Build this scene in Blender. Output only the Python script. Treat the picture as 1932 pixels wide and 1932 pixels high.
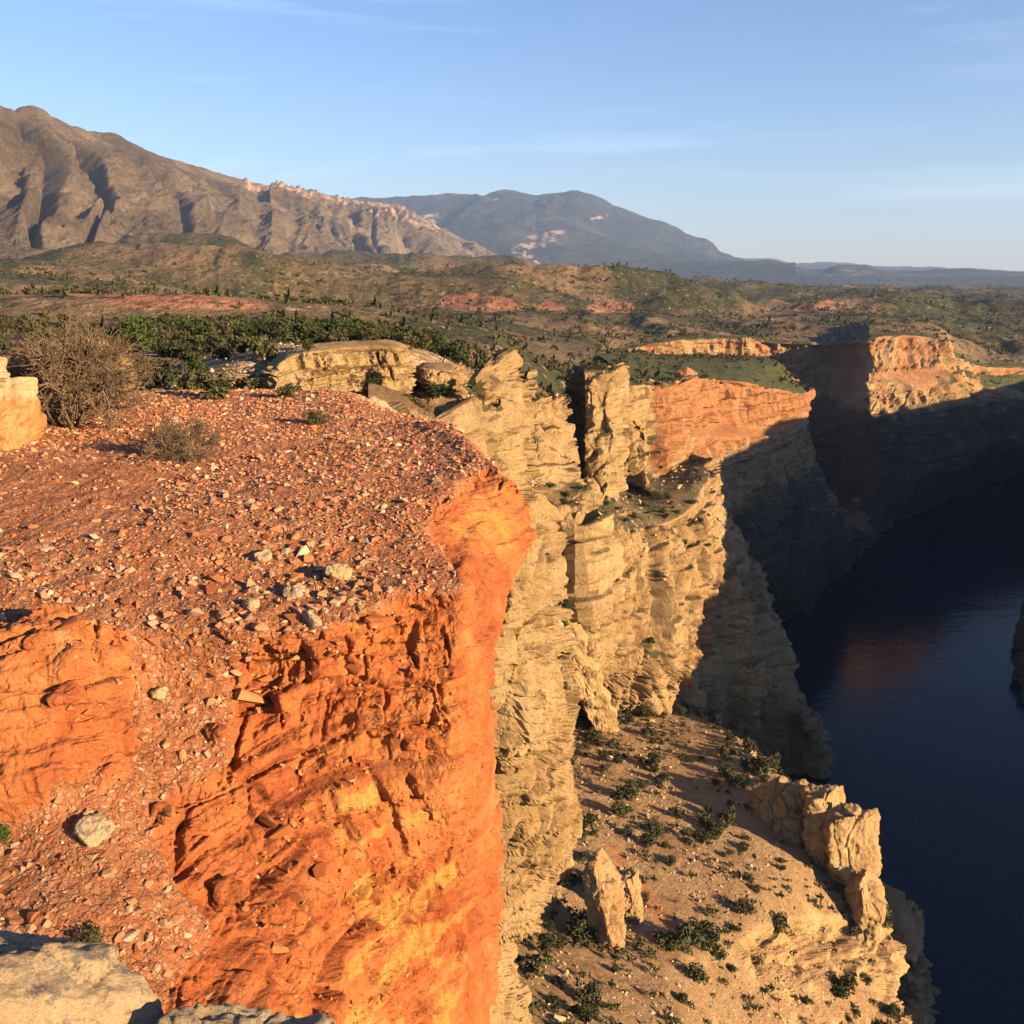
import bpy, math, random, time
import numpy as np
T0 = time.time()
rad = math.radians
for o in list(bpy.data.objects): bpy.data.objects.remove(o)
sc = bpy.context.scene
col = sc.collection
rng = np.random.default_rng(7)
random.seed(7)

# ---------------------------------------------------------------- camera
F, PITCH, CEN = 1750.0, rad(14.5), 966.0          # focal length in photo pixels (photo taken as 1932 wide)
cam_d = bpy.data.cameras.new('camera'); cam = bpy.data.objects.new('camera', cam_d); col.objects.link(cam)
cam_d.sensor_width = 36; cam_d.lens = 36 * F / 1932
cam_d.clip_start = .05; cam_d.clip_end = 120000
cam.location = (0, 0, 0); cam.rotation_euler = (rad(90) - PITCH, 0, 0)
sc.camera = cam
# ---------------------------------------------------------------- light
SUN_EL, SUN_AZ = rad(14.5), rad(-31)               # azimuth from +X, negative = behind the camera
sun_dir = np.array([math.cos(SUN_EL) * math.cos(SUN_AZ), math.cos(SUN_EL) * math.sin(SUN_AZ), math.sin(SUN_EL)])
sd = bpy.data.lights.new('sun', 'SUN'); sd.energy = 5.0; sd.angle = rad(.5); sd.color = (1, .70, .38)
so = bpy.data.objects.new('sun', sd); col.objects.link(so)
from mathutils import Vector
so.rotation_euler = Vector(sun_dir).to_track_quat('Z', 'Y').to_euler(); so.location = (60, -20, 60)
w = bpy.data.worlds.new('World'); sc.world = w; w.use_nodes = True
nt = w.node_tree; nt.nodes.clear()
wo = nt.nodes.new('ShaderNodeOutputWorld'); bg = nt.nodes.new('ShaderNodeBackground'); sky = nt.nodes.new('ShaderNodeTexSky')
sky.sky_type = 'NISHITA'; sky.sun_disc = False; sky.sun_elevation = SUN_EL
sky.sun_rotation = math.pi / 2 - SUN_AZ
sky.altitude = 1200; sky.air_density = 1.25; sky.dust_density = .45; sky.ozone_density = 4.5
bg.inputs['Strength'].default_value = .05
# thin cirrus: stretched noise laid over the sky by view direction (all round the dome)
tc = nt.nodes.new('ShaderNodeTexCoord')
mp = nt.nodes.new('ShaderNodeMapping'); mp.inputs['Rotation'].default_value = (0, rad(7), rad(20)); mp.inputs['Scale'].default_value = (1.2, 2.0, 13)
nz = nt.nodes.new('ShaderNodeTexNoise'); nz.inputs['Scale'].default_value = 1.7; nz.inputs['Detail'].default_value = 7; nz.inputs['Roughness'].default_value = .55; nz.inputs['Distortion'].default_value = .6
rp = nt.nodes.new('ShaderNodeValToRGB'); rp.color_ramp.elements[0].position = .54; rp.color_ramp.elements[1].position = .9
rp.color_ramp.elements[1].color = (.55, .55, .55, 1)
mx = nt.nodes.new('ShaderNodeMixRGB'); mx.blend_type = 'ADD'
ml = nt.nodes.new('ShaderNodeMixRGB'); ml.blend_type = 'MULTIPLY'; ml.inputs[0].default_value = 1; ml.inputs[2].default_value = (2.6, 2.5, 2.6, 1)
L = nt.links.new
L(tc.outputs['Generated'], mp.inputs[0]); L(mp.outputs[0], nz.inputs['Vector']); L(nz.outputs[0], rp.inputs[0])
L(rp.outputs[0], ml.inputs[1]); mx.inputs[0].default_value = 1
tn_ = nt.nodes.new('ShaderNodeMixRGB'); tn_.blend_type = 'MULTIPLY'; tn_.inputs[0].default_value = 1; tn_.inputs[2].default_value = (1.12, .97, 1.04, 1)   # film white balance
L(sky.outputs[0], tn_.inputs[1]); L(tn_.outputs[0], mx.inputs[1]); L(ml.outputs[0], mx.inputs[2]); L(mx.outputs[0], bg.inputs[0]); L(bg.outputs[0], wo.inputs[0])
vs = sc.view_settings
vs.view_transform = 'Standard'; vs.look = 'None'; vs.exposure = 2.0; vs.gamma = 1; vs.use_curve_mapping = False
sc.render.engine = 'CYCLES'
sc.cycles.use_denoising = True
sc.cycles.max_bounces = 6; sc.cycles.diffuse_bounces = 1; sc.cycles.glossy_bounces = 3; sc.cycles.volume_bounces = 0
sc.cycles.transparent_max_bounces = 8

# ================================================================ helpers
f32 = np.float32
SP, CP = math.sin(PITCH), math.cos(PITCH)
def dirv(px, py):
    u = (px - CEN) / F; v = (CEN - py) / F
    d = np.array([u, CP + v * SP, -SP + v * CP]); return d / np.linalg.norm(d)
def Rg(px, py, r): return dirv(px, py) * r
def Zg(px, py, z):
    d = dirv(px, py); return d * (z / d[2])
def project(P):
    x, y, z = P[..., 0], P[..., 1], P[..., 2]
    dep = np.maximum(y * CP - z * SP, 1e-3); up = y * SP + z * CP
    return CEN + F * x / dep, CEN - F * up / dep

def smooth(a, b, x):
    t = np.clip((x - a) / (b - a), 0, 1); return t * t * (3 - 2 * t)
def lerp(a, b, t): return a + (b - a) * t

from concurrent.futures import ThreadPoolExecutor
_pool = ThreadPoolExecutor(4)
def threaded(fn):
    """run a point-wise numpy function on four slices of its points at once"""
    def run(P, *a, **k):
        sh = P.shape[:-1]; Q = np.ascontiguousarray(P.reshape(-1, 3), f32)
        if len(Q) < 4000: r = fn(Q, *a, **k); return r.reshape(sh) if not isinstance(r, tuple) else tuple(x.reshape(sh) for x in r)
        parts = list(_pool.map(lambda c: fn(c, *a, **k), [Q[i:i + 30000] for i in range(0, len(Q), 30000)]))
        if isinstance(parts[0], tuple): return tuple(np.concatenate(x).reshape(sh) for x in zip(*parts))
        return np.concatenate(parts).reshape(sh)
    return run
U = np.uint32
def _mixh(h):
    h = (h ^ (h >> U(15))) * U(2246822519); h = (h ^ (h >> U(13))) * U(3266489917); return h ^ (h >> U(16))
_g = rng.normal(size=(256, 3)); _g = (_g / np.linalg.norm(_g, axis=1, keepdims=True)).astype(f32)
_gx, _gy, _gz = [np.ascontiguousarray(_g[:, i]) for i in range(3)]
def _perlin(P, s):
    fl = np.floor(P); fr = P - fl; I = fl.astype(np.int32).astype(U)
    u = fr * fr * fr * (fr * (fr * 6 - 15) + 10)
    hx = [I[:, 0] * U(374761393), (I[:, 0] + U(1)) * U(374761393)]; hy = [I[:, 1] * U(668265263), (I[:, 1] + U(1)) * U(668265263)]
    so_ = U((s * 3266489917 + 12345) & 0xffffffff); hz_ = [I[:, 2] * U(2246822519) + so_, (I[:, 2] + U(1)) * U(2246822519) + so_]
    X = [fr[:, 0], fr[:, 0] - f32(1)]; Y = [fr[:, 1], fr[:, 1] - f32(1)]; Z = [fr[:, 2], fr[:, 2] - f32(1)]
    W = [[1 - u[:, i], u[:, i]] for i in range(3)]
    out = np.zeros(len(P), f32)
    for a in (0, 1):
        for b in (0, 1):
            wab = W[0][a] * W[1][b]; hab = hx[a] + hy[b]
            for c in (0, 1):
                k = _mixh(hab + hz_[c]) & U(255)
                out += wab * W[2][c] * (_gx[k] * X[a] + _gy[k] * Y[b] + _gz[k] * Z[c])
    return out * f32(1.6)
perlin = threaded(lambda P, s=0: _perlin(P, s))
def _fbm(P, o=4, s=0, gain=.5, lac=2.03):
    t = np.zeros(len(P), f32); a = 1.0; n = 0
    for i in range(o):
        t += f32(a) * _perlin(P * f32(lac ** i), s + i * 17); n += a; a *= gain
    return t * f32(1.3 / n)
fbm = threaded(_fbm)
def _ridged(P, o=4, s=0, gain=.5, lac=2.03):
    t = np.zeros(len(P), f32); a = 1.0; n = 0
    for i in range(o):
        t += f32(a) * (1 - f32(2.2) * np.abs(_perlin(P * f32(lac ** i), s + i * 17))); n += a; a *= gain
    return t / f32(n)
ridged = threaded(_ridged)
def _voronoi(P, s=0, jit=.8):
    """nearest and second cell distance, cell random, and a tilted plane through each cell (a chiselled facet)"""
    P = P - f32(.5); fl = np.floor(P); fr = P - fl; I = fl.astype(np.int32).astype(U)
    so_ = U((s * 3266489917 + 777) & 0xffffffff); k = f32(jit / 1023.); n = len(P)
    f1 = np.full(n, 9., f32); f2 = f1.copy(); cid = np.zeros(n, U); fx = np.zeros(n, f32); fy = fx.copy(); fz = fx.copy()
    for a in (0, 1):
        for b in (0, 1):
            for c in (0, 1):
                h = _mixh((I[:, 0] + U(a)) * U(374761393) + (I[:, 1] + U(b)) * U(668265263) + (I[:, 2] + U(c)) * U(2246822519) + so_)
                dx = (h & U(1023)).astype(f32) * k + f32(a - jit / 2) - fr[:, 0]
                dy = ((h >> U(10)) & U(1023)).astype(f32) * k + f32(b - jit / 2) - fr[:, 1]
                dz = ((h >> U(20)) & U(1023)).astype(f32) * k + f32(c - jit / 2) - fr[:, 2]
                d = dx * dx + dy * dy + dz * dz; m = d < f1
                f2 = np.where(m, f1, np.minimum(f2, d)); f1 = np.where(m, d, f1); cid = np.where(m, h, cid)
                fx = np.where(m, dx, fx); fy = np.where(m, dy, fy); fz = np.where(m, dz, fz)
    h = _mixh(cid); q = f32(2 / 1023.)
    fac = -(fx * ((h & U(1023)).astype(f32) * q - 1) + fy * (((h >> U(10)) & U(1023)).astype(f32) * q - 1) + fz * (((h >> U(20)) & U(1023)).astype(f32) * q - 1))
    return np.sqrt(f1), np.sqrt(f2), ((h >> U(7)) & U(65535)).astype(f32) / f32(65535), fac
voronoi = threaded(_voronoi)

def _boxes(P, s=0):
    """beds of jointed blocks: distance to the nearest joint, block random, tilted block face"""
    c, n = math.cos(.5 + s * .37), math.sin(.5 + s * .37)
    z = P[:, 2] * f32(1.5); z = z + f32(.32) * np.sin(z * f32(1.7) + f32(s)) + f32(.2) * np.sin(z * f32(.61) + f32(2 * s)); k = np.floor(z)
    h = _mixh(k.astype(np.int32).astype(U) * U(2654435761) + U((s * 977 + 13) & 0xffffffff))
    x = P[:, 0] * f32(c) + P[:, 1] * f32(n) + (h & U(1023)).astype(f32) / f32(1023); y = -P[:, 0] * f32(n) + P[:, 1] * f32(c) + ((h >> U(10)) & U(1023)).astype(f32) / f32(1023)
    x = x + f32(.22) * np.sin(x * f32(2.3) + k); y = y + f32(.22) * np.sin(y * f32(2.1) + k * f32(1.7))
    i = np.floor(x); j = np.floor(y); fx, fy, fz = x - i, y - j, z - k
    h = _mixh(h + i.astype(np.int32).astype(U) * U(374761393) + j.astype(np.int32).astype(U) * U(668265263)); q = f32(2 / 1023.)
    e = np.minimum(np.minimum(np.minimum(fx, 1 - fx), np.minimum(fy, 1 - fy)), np.minimum(fz, 1 - fz) * f32(.66))
    fac = (fx - f32(.5)) * ((h & U(1023)).astype(f32) * q - 1) + (fy - f32(.5)) * (((h >> U(10)) & U(1023)).astype(f32) * q - 1) + (fz - f32(.5)) * (((h >> U(20)) & U(1023)).astype(f32) * q - 1)
    return e, ((_mixh(h) >> U(7)) & U(65535)).astype(f32) / f32(65535), fac
boxes = threaded(_boxes)

def pchip(Y, n_per):
    """monotone cubic through Y[0..K-1] (axis 0), n_per samples in each span"""
    Y = np.asarray(Y, float); K = len(Y); d = np.diff(Y, axis=0)
    m = np.zeros_like(Y)
    if K > 2:
        a, b = d[:-1], d[1:]; ok = a * b > 0
        m[1:-1] = np.where(ok, 2 * a * b / np.where(ok, a + b, 1), 0)
    m[0] = d[0]; m[-1] = d[-1]
    out = []
    for i in range(K - 1):
        n = n_per[i]; t = (np.arange(n) / n).reshape((-1,) + (1,) * (Y.ndim - 1))
        h00 = 2 * t**3 - 3 * t**2 + 1; h10 = t**3 - 2 * t**2 + t; h01 = -2 * t**3 + 3 * t**2; h11 = t**3 - t**2
        out.append(h00 * Y[i] + h10 * m[i] + h01 * Y[i + 1] + h11 * m[i + 1])
    out.append(Y[-1:]); return np.concatenate(out, 0)

def ang(a, b, s0):
    r = np.maximum(np.minimum(np.linalg.norm(a, axis=-1), np.linalg.norm(b, axis=-1)), 1)
    return np.linalg.norm(a - b, axis=-1) / r * F / s0
def sheet(rows, step, cap=170, mode=None):
    """rows: R x C x 3 control points -> dense grid, about `step` photo pixels per cell (half weight to depth)"""
    C = np.array(rows, float)
    Cu = C / np.linalg.norm(C, axis=-1, keepdims=True)
    def spans(axis):
        if axis == 0: A, B, a, b = C[:-1], C[1:], Cu[:-1], Cu[1:]
        else: A, B, a, b = C[:, :-1], C[:, 1:], Cu[:, :-1], Cu[:, 1:]
        scr = np.linalg.norm(a - b, axis=-1) * F; real = ang(A, B, 1)
        l = np.maximum(scr, np.minimum(.10 * real, 50)); ax = 1 - axis
        qx, qy = project(C); off = (qx <= 0) | (qx > 1960) | (qy >= 1985)
        o2 = (off[:-1] & off[1:]) if axis == 0 else (off[:, :-1] & off[:, 1:]); l = np.where(o2, l * .12, l)
        return [int(min(cap, max(2, v / step))) for v in np.percentile(l, 72, axis=ax)]
    G = pchip(C, spans(0))
    G = np.swapaxes(pchip(np.swapaxes(G, 0, 1), spans(1)), 0, 1)
    return G
def normals(G, up=True):
    du = np.gradient(G, axis=1); dv = np.gradient(G, axis=0)
    n = np.cross(du, dv); n /= np.maximum(np.linalg.norm(n, axis=-1, keepdims=True), 1e-9)
    ref = -G / np.linalg.norm(G, axis=-1, keepdims=True) + np.array([.15, 0, .9])
    s = np.sign((n * ref).sum(-1)); 
    # one consistent side for the whole sheet
    return n * (1 if s.sum() > 0 else -1)
def blur(n, k=2):
    for _ in range(k):
        p = np.pad(n, ((1, 1), (1, 1), (0, 0)), mode='edge')
        n = (p[:-2, 1:-1] + p[2:, 1:-1] + p[1:-1, :-2] + p[1:-1, 2:] + 2 * p[1:-1, 1:-1]) / 6
    return n / np.maximum(np.linalg.norm(n, axis=-1, keepdims=True), 1e-9)

def soften(d, k=1):
    for _ in range(k):
        p = np.pad(d, 1, mode='edge')
        d = (p[:-2, 1:-1] + p[2:, 1:-1] + p[1:-1, :-2] + p[1:-1, 2:] + 2 * p[1:-1, 1:-1]) / 6
    return d
def rock_disp(P, N, Ls, s=0, smin=0., colw=.35, strat=.2, blk=.16, crack=.2, big=.55, fine=.13, tilt=(0, 0), warp=.3, zsq=.8):
    """metres to push a cliff point outwards: buttresses and chimneys, bedding ledges, chiselled joint blocks, cracks"""
    P = P.astype(f32)
    steep = np.maximum(smin, 1 - smooth(.45, .8, N[..., 2])); fl = .22 + .78 * steep
    wv = np.stack([fbm(P / (2.2 * Ls), 3, s + 5), fbm(P / (2.2 * Ls), 3, s + 6), fbm(P / (2.2 * Ls), 3, s + 7)], -1)
    Q = P + wv * Ls * warp
    d = big * fl * fbm(P / (5 * Ls), 3, s + 1)
    if colw:
        w2 = P + wv * Ls * .8
        a = np.abs(perlin(w2 / (Ls * np.array([1.7, 1.7, 11.])), s + 2)) * 1.9 - .5
        b = np.abs(perlin(w2 / (Ls * np.array([.62, .62, 5.])), s + 12)) * 1.9 - .5
        d = d + steep * colw * (a + .42 * b)
    zt = P[..., 2] + tilt[0] * P[..., 0] + tilt[1] * P[..., 1] + .18 * Ls * wv[..., 2]
    zz = np.stack([zt / (.42 * Ls), P[..., 0] / (9 * Ls), P[..., 1] / (9 * Ls)], -1)
    st = perlin(zz, s + 3) + .6 * perlin(zz * np.array([2.9, 1.5, 1.5]), s + 4)
    d = d + steep * strat * np.tanh(4.5 * st)
    B = np.stack([Q[..., 0], Q[..., 1], zt], -1)
    e, cr, fa = boxes(B / Ls, s + 9)
    d = d + (.02 + .98 * steep) * (blk * ((cr - .5) * 1.5 + fa * 1.1) * smooth(0, .09, e) - crack * (1 - smooth(0, .07, e)) * smooth(.3, .6, cr))
    e, cr, fa = boxes(B / (Ls * .41), s + 10)
    d = d + (.02 + .98 * steep) * (blk * .46 * ((cr - .5) * 1.5 + fa * 1.2) * smooth(0, .14, e) - crack * .4 * (1 - smooth(0, .09, e)) * smooth(.4, .7, cr))
    f1, f2, cr, fa = voronoi(B / (Ls * .19), s + 11)
    d = d + (.02 + .98 * steep) * (blk * .17 * ((cr - .5) * 1.2 + fa * 1.8) * smooth(0, .3, f2 - f1))
    d = d + fine * fl * fbm(P / (.5 * Ls), 3, s + 8, gain=.6)
    return d * Ls

def setp(o, **k):
    for a, b in k.items(): o[a] = b
    return o
def mesh_obj(name, V, Fq, mat, attrs=None, parent=None, smooth_sh=True, tri=False):
    me = bpy.data.meshes.new(name); V = np.ascontiguousarray(V, f32); Fq = np.ascontiguousarray(Fq, np.int32)
    k = Fq.shape[1]
    me.vertices.add(len(V)); me.vertices.foreach_set('co', V.ravel())
    me.loops.add(Fq.size); me.loops.foreach_set('vertex_index', Fq.ravel())
    me.polygons.add(len(Fq)); me.polygons.foreach_set('loop_start', np.arange(0, Fq.size, k, dtype=np.int32))
    me.polygons.foreach_set('use_smooth', np.full(len(Fq), smooth_sh))
    if attrs:
        for a, v in attrs.items():
            at = me.attributes.new(a, 'FLOAT', 'POINT'); at.data.foreach_set('value', np.ascontiguousarray(v, f32).ravel())
    me.update(calc_edges=True); me.validate()
    if mat: me.materials.append(mat)
    o = bpy.data.objects.new(name, me); col.objects.link(o)
    if parent: o.parent = parent
    return o
def grid_faces(nv, nu, keep=None, flip=False):
    i = np.arange(nv - 1)[:, None] * nu + np.arange(nu - 1)[None, :]
    q = np.stack([i, i + 1, i + nu + 1, i + nu], -1)
    if flip: q = q[..., ::-1]
    q = q.reshape(-1, 4)
    if keep is not None: q = q[keep.ravel()]
    return q
def grid_obj(name, G, mat, attrs=None, keep=None, smooth_sh=True):
    n = np.cross(np.gradient(G, axis=1), np.gradient(G, axis=0))
    ref = -G + np.array([.15, 0, .9]) * np.linalg.norm(G, axis=-1, keepdims=True)
    flip = (n * ref).sum(-1).mean() < 0
    o = mesh_obj(name, G.reshape(-1, 3), grid_faces(G.shape[0], G.shape[1], keep, flip), mat,
                 {k: v for k, v in (attrs or {}).items()}, None, smooth_sh)
    o['kind'] = 'structure'
    return o
def poly_mask(px, py, poly, soft):
    """soft inside mask of a polygon, in photo pixels"""
    poly = np.array(poly, float); inside = np.zeros(px.shape, bool); dm = np.full(px.shape, 1e9)
    for a, b in zip(poly, np.roll(poly, -1, 0)):
        c = (a[1] > py) != (b[1] > py)
        xi = a[0] + (py - a[1]) * (b[0] - a[0]) / (b[1] - a[1] if b[1] != a[1] else 1e-9)
        inside ^= c & (px < xi)
        ab = b - a; t = np.clip(((px - a[0]) * ab[0] + (py - a[1]) * ab[1]) / max(ab @ ab, 1e-9), 0, 1)
        dm = np.minimum(dm, np.hypot(px - a[0] - t * ab[0], py - a[1] - t * ab[1]))
    sdv = np.where(inside, dm, -dm)
    return smooth(-soft, soft, sdv)

# ---------------------------------------------------------------- materials
def new_mat(name, rough=.9, spec=.2):
    m = bpy.data.materials.new(name); m.use_nodes = True; n = m.node_tree.nodes; b = n['Principled BSDF']
    b.inputs['Roughness'].default_value = rough; b.inputs['Specular IOR Level'].default_value = spec
    return m, m.node_tree, b
ALB = .70     # the palettes below are written a little bright; real rock and soil sit lower
class NB:
    def __init__(s, t): s.t = t
    def n(s, k, **p):
        x = s.t.nodes.new(k)
        for a, v in p.items(): setattr(x, a, v)
        return x
    def l(s, a, b): s.t.links.new(a, b)
    def co(s, scale=(1, 1, 1)):
        if not hasattr(s, '_tc'): s._tc = s.n('ShaderNodeTexCoord')
        m = s.n('ShaderNodeMapping'); m.inputs['Scale'].default_value = scale; s.l(s._tc.outputs['Object'], m.inputs[0]); return m.outputs[0]
    def noise(s, sc_, det=5, rough=.6, dist=0, vec=None):
        x = s.n('ShaderNodeTexNoise'); x.inputs['Scale'].default_value = sc_; x.inputs['Detail'].default_value = det
        x.inputs['Roughness'].default_value = rough; x.inputs['Distortion'].default_value = dist
        s.l(vec if vec is not None else s.co(), x.inputs['Vector']); return x.outputs[0]
    def vor(s, sc_, feature='F1', vec=None, out=0):
        x = s.n('ShaderNodeTexVoronoi', feature=feature); x.inputs['Scale'].default_value = sc_
        s.l(vec if vec is not None else s.co(), x.inputs['Vector']); return x.outputs[out]
    def ramp(s, fac, stops, interp='LINEAR'):
        if any(isinstance(c, tuple) and len(c) == 3 and len(set(c)) > 1 for _, c in stops): stops = [(p, tuple(v * ALB for v in c)) for p, c in stops]
        x = s.n('ShaderNodeValToRGB'); e = x.color_ramp.elements; x.color_ramp.interpolation = interp
        while len(e) < len(stops): e.new(.5)
        for i, (p, c) in enumerate(stops):
            e[i].position = p; e[i].color = tuple(c) + (1,) if len(c) == 3 else c
        s.l(fac, x.inputs[0]); return x.outputs[0]
    def mix(s, fac, a, b, mode='MIX'):
        x = s.n('ShaderNodeMixRGB', blend_type=mode)
        for i, v in ((0, fac), (1, a), (2, b)):
            if isinstance(v, (int, float)): x.inputs[i].default_value = v if i == 0 else (v, v, v, 1)
            elif isinstance(v, tuple): x.inputs[i].default_value = v + (1,)
            else: s.l(v, x.inputs[i])
        return x.outputs[0]
    def math(s, op, a, b=None, clamp=False):
        x = s.n('ShaderNodeMath', operation=op, use_clamp=clamp)
        for i, v in ((0, a), (1, b)):
            if v is None: continue
            if isinstance(v, (int, float)): x.inputs[i].default_value = v
            else: s.l(v, x.inputs[i])
        return x.outputs[0]
    def attr(s, name):
        x = s.n('ShaderNodeAttribute', attribute_name=name); return x.outputs['Fac']
    def bump(s, h, dist, strength=1., prev=None):
        x = s.n('ShaderNodeBump'); x.inputs['Distance'].default_value = dist; x.inputs['Strength'].default_value = strength
        s.l(h, x.inputs['Height'])
        if prev is not None: s.l(prev, x.inputs['Normal'])
        return x.outputs[0]

def rock_material(name, S, pal, alt=None, alt2=None, soil=None, bumpd=.06, streak=True, speck=None, veg=False, beds=0., pebble=0.):
    """S: size of a block in metres. pal: 4 colours. alt / alt2 / soil: palettes mixed in by the surface's zone attributes"""
    m, t, b = new_mat(name); q = NB(t)
    n1 = q.noise(.33 / S, 6, .62, .4); n2 = q.noise(1.9 / S, 6, .65); n3 = q.noise(9 / S, 4, .7)
    f = q.math('ADD', q.math('MULTIPLY', n1, .55), q.math('MULTIPLY', n2, .45))
    def pl(p): return q.ramp(f, [(.34, p[0]), (.45, p[1]), (.55, p[2]), (.67, p[3])])
    c = pl(pal)
    wob = q.math('MULTIPLY', q.math('SUBTRACT', q.noise(1.2 / S, 5, .65), .5), .9)
    def zone(nm): return q.ramp(q.math('ADD', q.attr(nm), wob), [(.36, (0, 0, 0)), (.64, (1, 1, 1))])
    if alt: c = q.mix(zone('za'), c, pl(alt))
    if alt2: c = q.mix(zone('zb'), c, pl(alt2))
    if streak:   # desert-varnish streaks running down the faces
        st = q.noise(1, 5, .65, .3, q.co((2.2 / S, 2.2 / S, .13 / S)))
        c = q.mix(q.ramp(st, [(.52, (0, 0, 0)), (.7, (.5, .5, .5))]), c, q.mix(.62, c, (.16, .085, .05)))
    if beds:   # thin darker beds
        bd = q.noise(1, 4, .7, 0, q.co((.12 / S, .12 / S, 3.2 / S)))
        c = q.mix(q.ramp(bd, [(.42, (beds, beds, beds)), (.5, (0, 0, 0))]), c, q.mix(1, c, (.55, .48, .44), 'MULTIPLY'))
    if soil: c = q.mix(zone('soil'), c, q.ramp(f, [(.36, soil[0]), (.5, soil[1]), (.64, soil[2])]))
    peb = None
    if pebble:
        pv_ = q.mix(.025, q.co(), q.noise(9, 3), 'ADD'); sz = zone('soil')
        cc = q.n('ShaderNodeSeparateColor'); q.l(q.vor(1 / pebble, 'F1', pv_, 1), cc.inputs[0])
        pc = q.ramp(cc.outputs[0], [(0, (.36, .11, .045)), (.4, (.46, .20, .10)), (.75, (.54, .30, .17)), (1, (.56, .38, .25))])
        pd = q.vor(1 / pebble, 'DISTANCE_TO_EDGE', pv_)
        pm = q.math('MULTIPLY', q.ramp(pd, [(.05, (0, 0, 0)), (.16, (1, 1, 1))]), q.ramp(cc.outputs[1], [(.3, (0, 0, 0)), (.4, (1, 1, 1))]))
        pm = q.math('MULTIPLY', pm, sz); c = q.mix(pm, c, pc)
        peb = q.math('MULTIPLY', pm, q.math('ADD', cc.outputs[2], .5))
    if veg: c = q.mix(zone('veg'), c, q.ramp(n2, [(.38, (.065, .075, .025)), (.62, (.15, .155, .052))]))
    c = q.mix(q.ramp(n3, [(.3, (.24, .24, .24)), (.7, (0, 0, 0))]), c, q.mix(1, c, (.55, .5, .48), 'MULTIPLY'))
    if speck: c = q.mix(q.ramp(q.noise(7 / S, 6, .8), [(.52, (0, 0, 0)), (.6, (.85, .85, .85))]), c, speck)
    c = q.mix(q.ramp(q.noise(17 / S, 3, .8), [(.57, (0, 0, 0)), (.66, (.45, .45, .45))]), c, q.mix(1, c, (.42, .38, .36), 'MULTIPLY'))
    q.l(c, b.inputs['Base Color'])
    v = q.vor(2.2 / S, 'DISTANCE_TO_EDGE', q.mix(.12, q.co(), q.noise(2 / S, 4), 'ADD'))
    h = q.math('ADD', q.math('MULTIPLY', q.noise(3.2 / S, 9, .68), .8), q.math('MULTIPLY', q.ramp(v, [(0, (0, 0, 0)), (.06, (1, 1, 1))]), .10))
    nb = q.bump(h, bumpd * S * 6, 1.)
    nb = q.bump(q.noise(24 / S, 6, .72), bumpd * S * 1.1, .9, nb)
    if peb is not None: nb = q.bump(peb, pebble * .55, 1., nb)
    q.l(nb, b.inputs['Normal'])
    return m
RED = [(.30, .072, .025), (.47, .135, .043), (.58, .205, .066), (.66, .30, .12)]
YEL = [(.50, .19, .05), (.60, .27, .07), (.66, .34, .09), (.64, .30, .10)]
GRV = [(.33, .10, .04), (.40, .135, .055), (.47, .19, .085), (.52, .25, .13)]
CRM = [(.40, .245, .115), (.55, .37, .175), (.64, .46, .235), (.68, .53, .31)]
ORG = [(.42, .165, .07), (.54, .24, .105), (.60, .31, .15), (.60, .38, .21)]
SOIL = [(.24, .145, .075), (.34, .22, .115), (.43, .30, .165)]
M_fg = rock_material('red_rock', .5, RED, YEL, CRM, GRV[1:], bumpd=.035, pebble=.042)
M_near = rock_material('cream_cliff_rock', 2.2, CRM, ORG, None, [tuple(v * 1.42 for v in c_) for c_ in SOIL], beds=.15)
SHADE_GRY = [(.10, .078, .062), (.145, .112, .088), (.19, .15, .115), (.23, .18, .14)]   # grey-brown: canyon shade painted into the colour of the lower walls
M_mid = rock_material('canyon_rock', 6., CRM, ORG, SHADE_GRY, SOIL, veg=True, beds=.28)
M_far = rock_material('far_canyon_rock', 9., CRM, ORG, SHADE_GRY, SOIL, veg=True, beds=.28)

LF = .62
def leaf_mat(name, c1, c2):
    m, t, b = new_mat(name, .8, .15); q = NB(t)
    oi = q.n('ShaderNodeObjectInfo')
    c1 = tuple(v * LF for v in c1); c2 = tuple(v * LF for v in c2); g = q.noise(1.3, 3)
    c = q.mix(q.ramp(g, [(.3, (0, 0, 0)), (.7, (1, 1, 1))]), c1, c2)
    c = q.mix(.5, c, q.mix(oi.outputs['Random'], q.mix(1, c, (.7, .75, .6), 'MULTIPLY'), q.mix(1, c, (1.35, 1.25, 1.1), 'MULTIPLY')))
    q.l(c, b.inputs['Base Color'])
    return m
M_juniper = leaf_mat('juniper_leaves', (.026, .042, .012), (.05, .074, .02))
M_sage = leaf_mat('sage_leaves', (.075, .075, .035), (.115, .115, .06))
M_dark = leaf_mat('dark_shrub_leaves', (.045, .052, .022), (.085, .085, .038))
M_bright = leaf_mat('bright_green_leaves', (.04, .08, .012), (.07, .125, .022))
M_twig = leaf_mat('dry_twig_bark', (.12, .085, .06), (.24, .175, .125))
M_stem = leaf_mat('stem_bark', (.10, .065, .04), (.16, .11, .07))

print('helpers', round(time.time() - T0, 1))
# ================================================================ STRUCTURE
WATER = -105.0
STRUCT = {}
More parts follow.
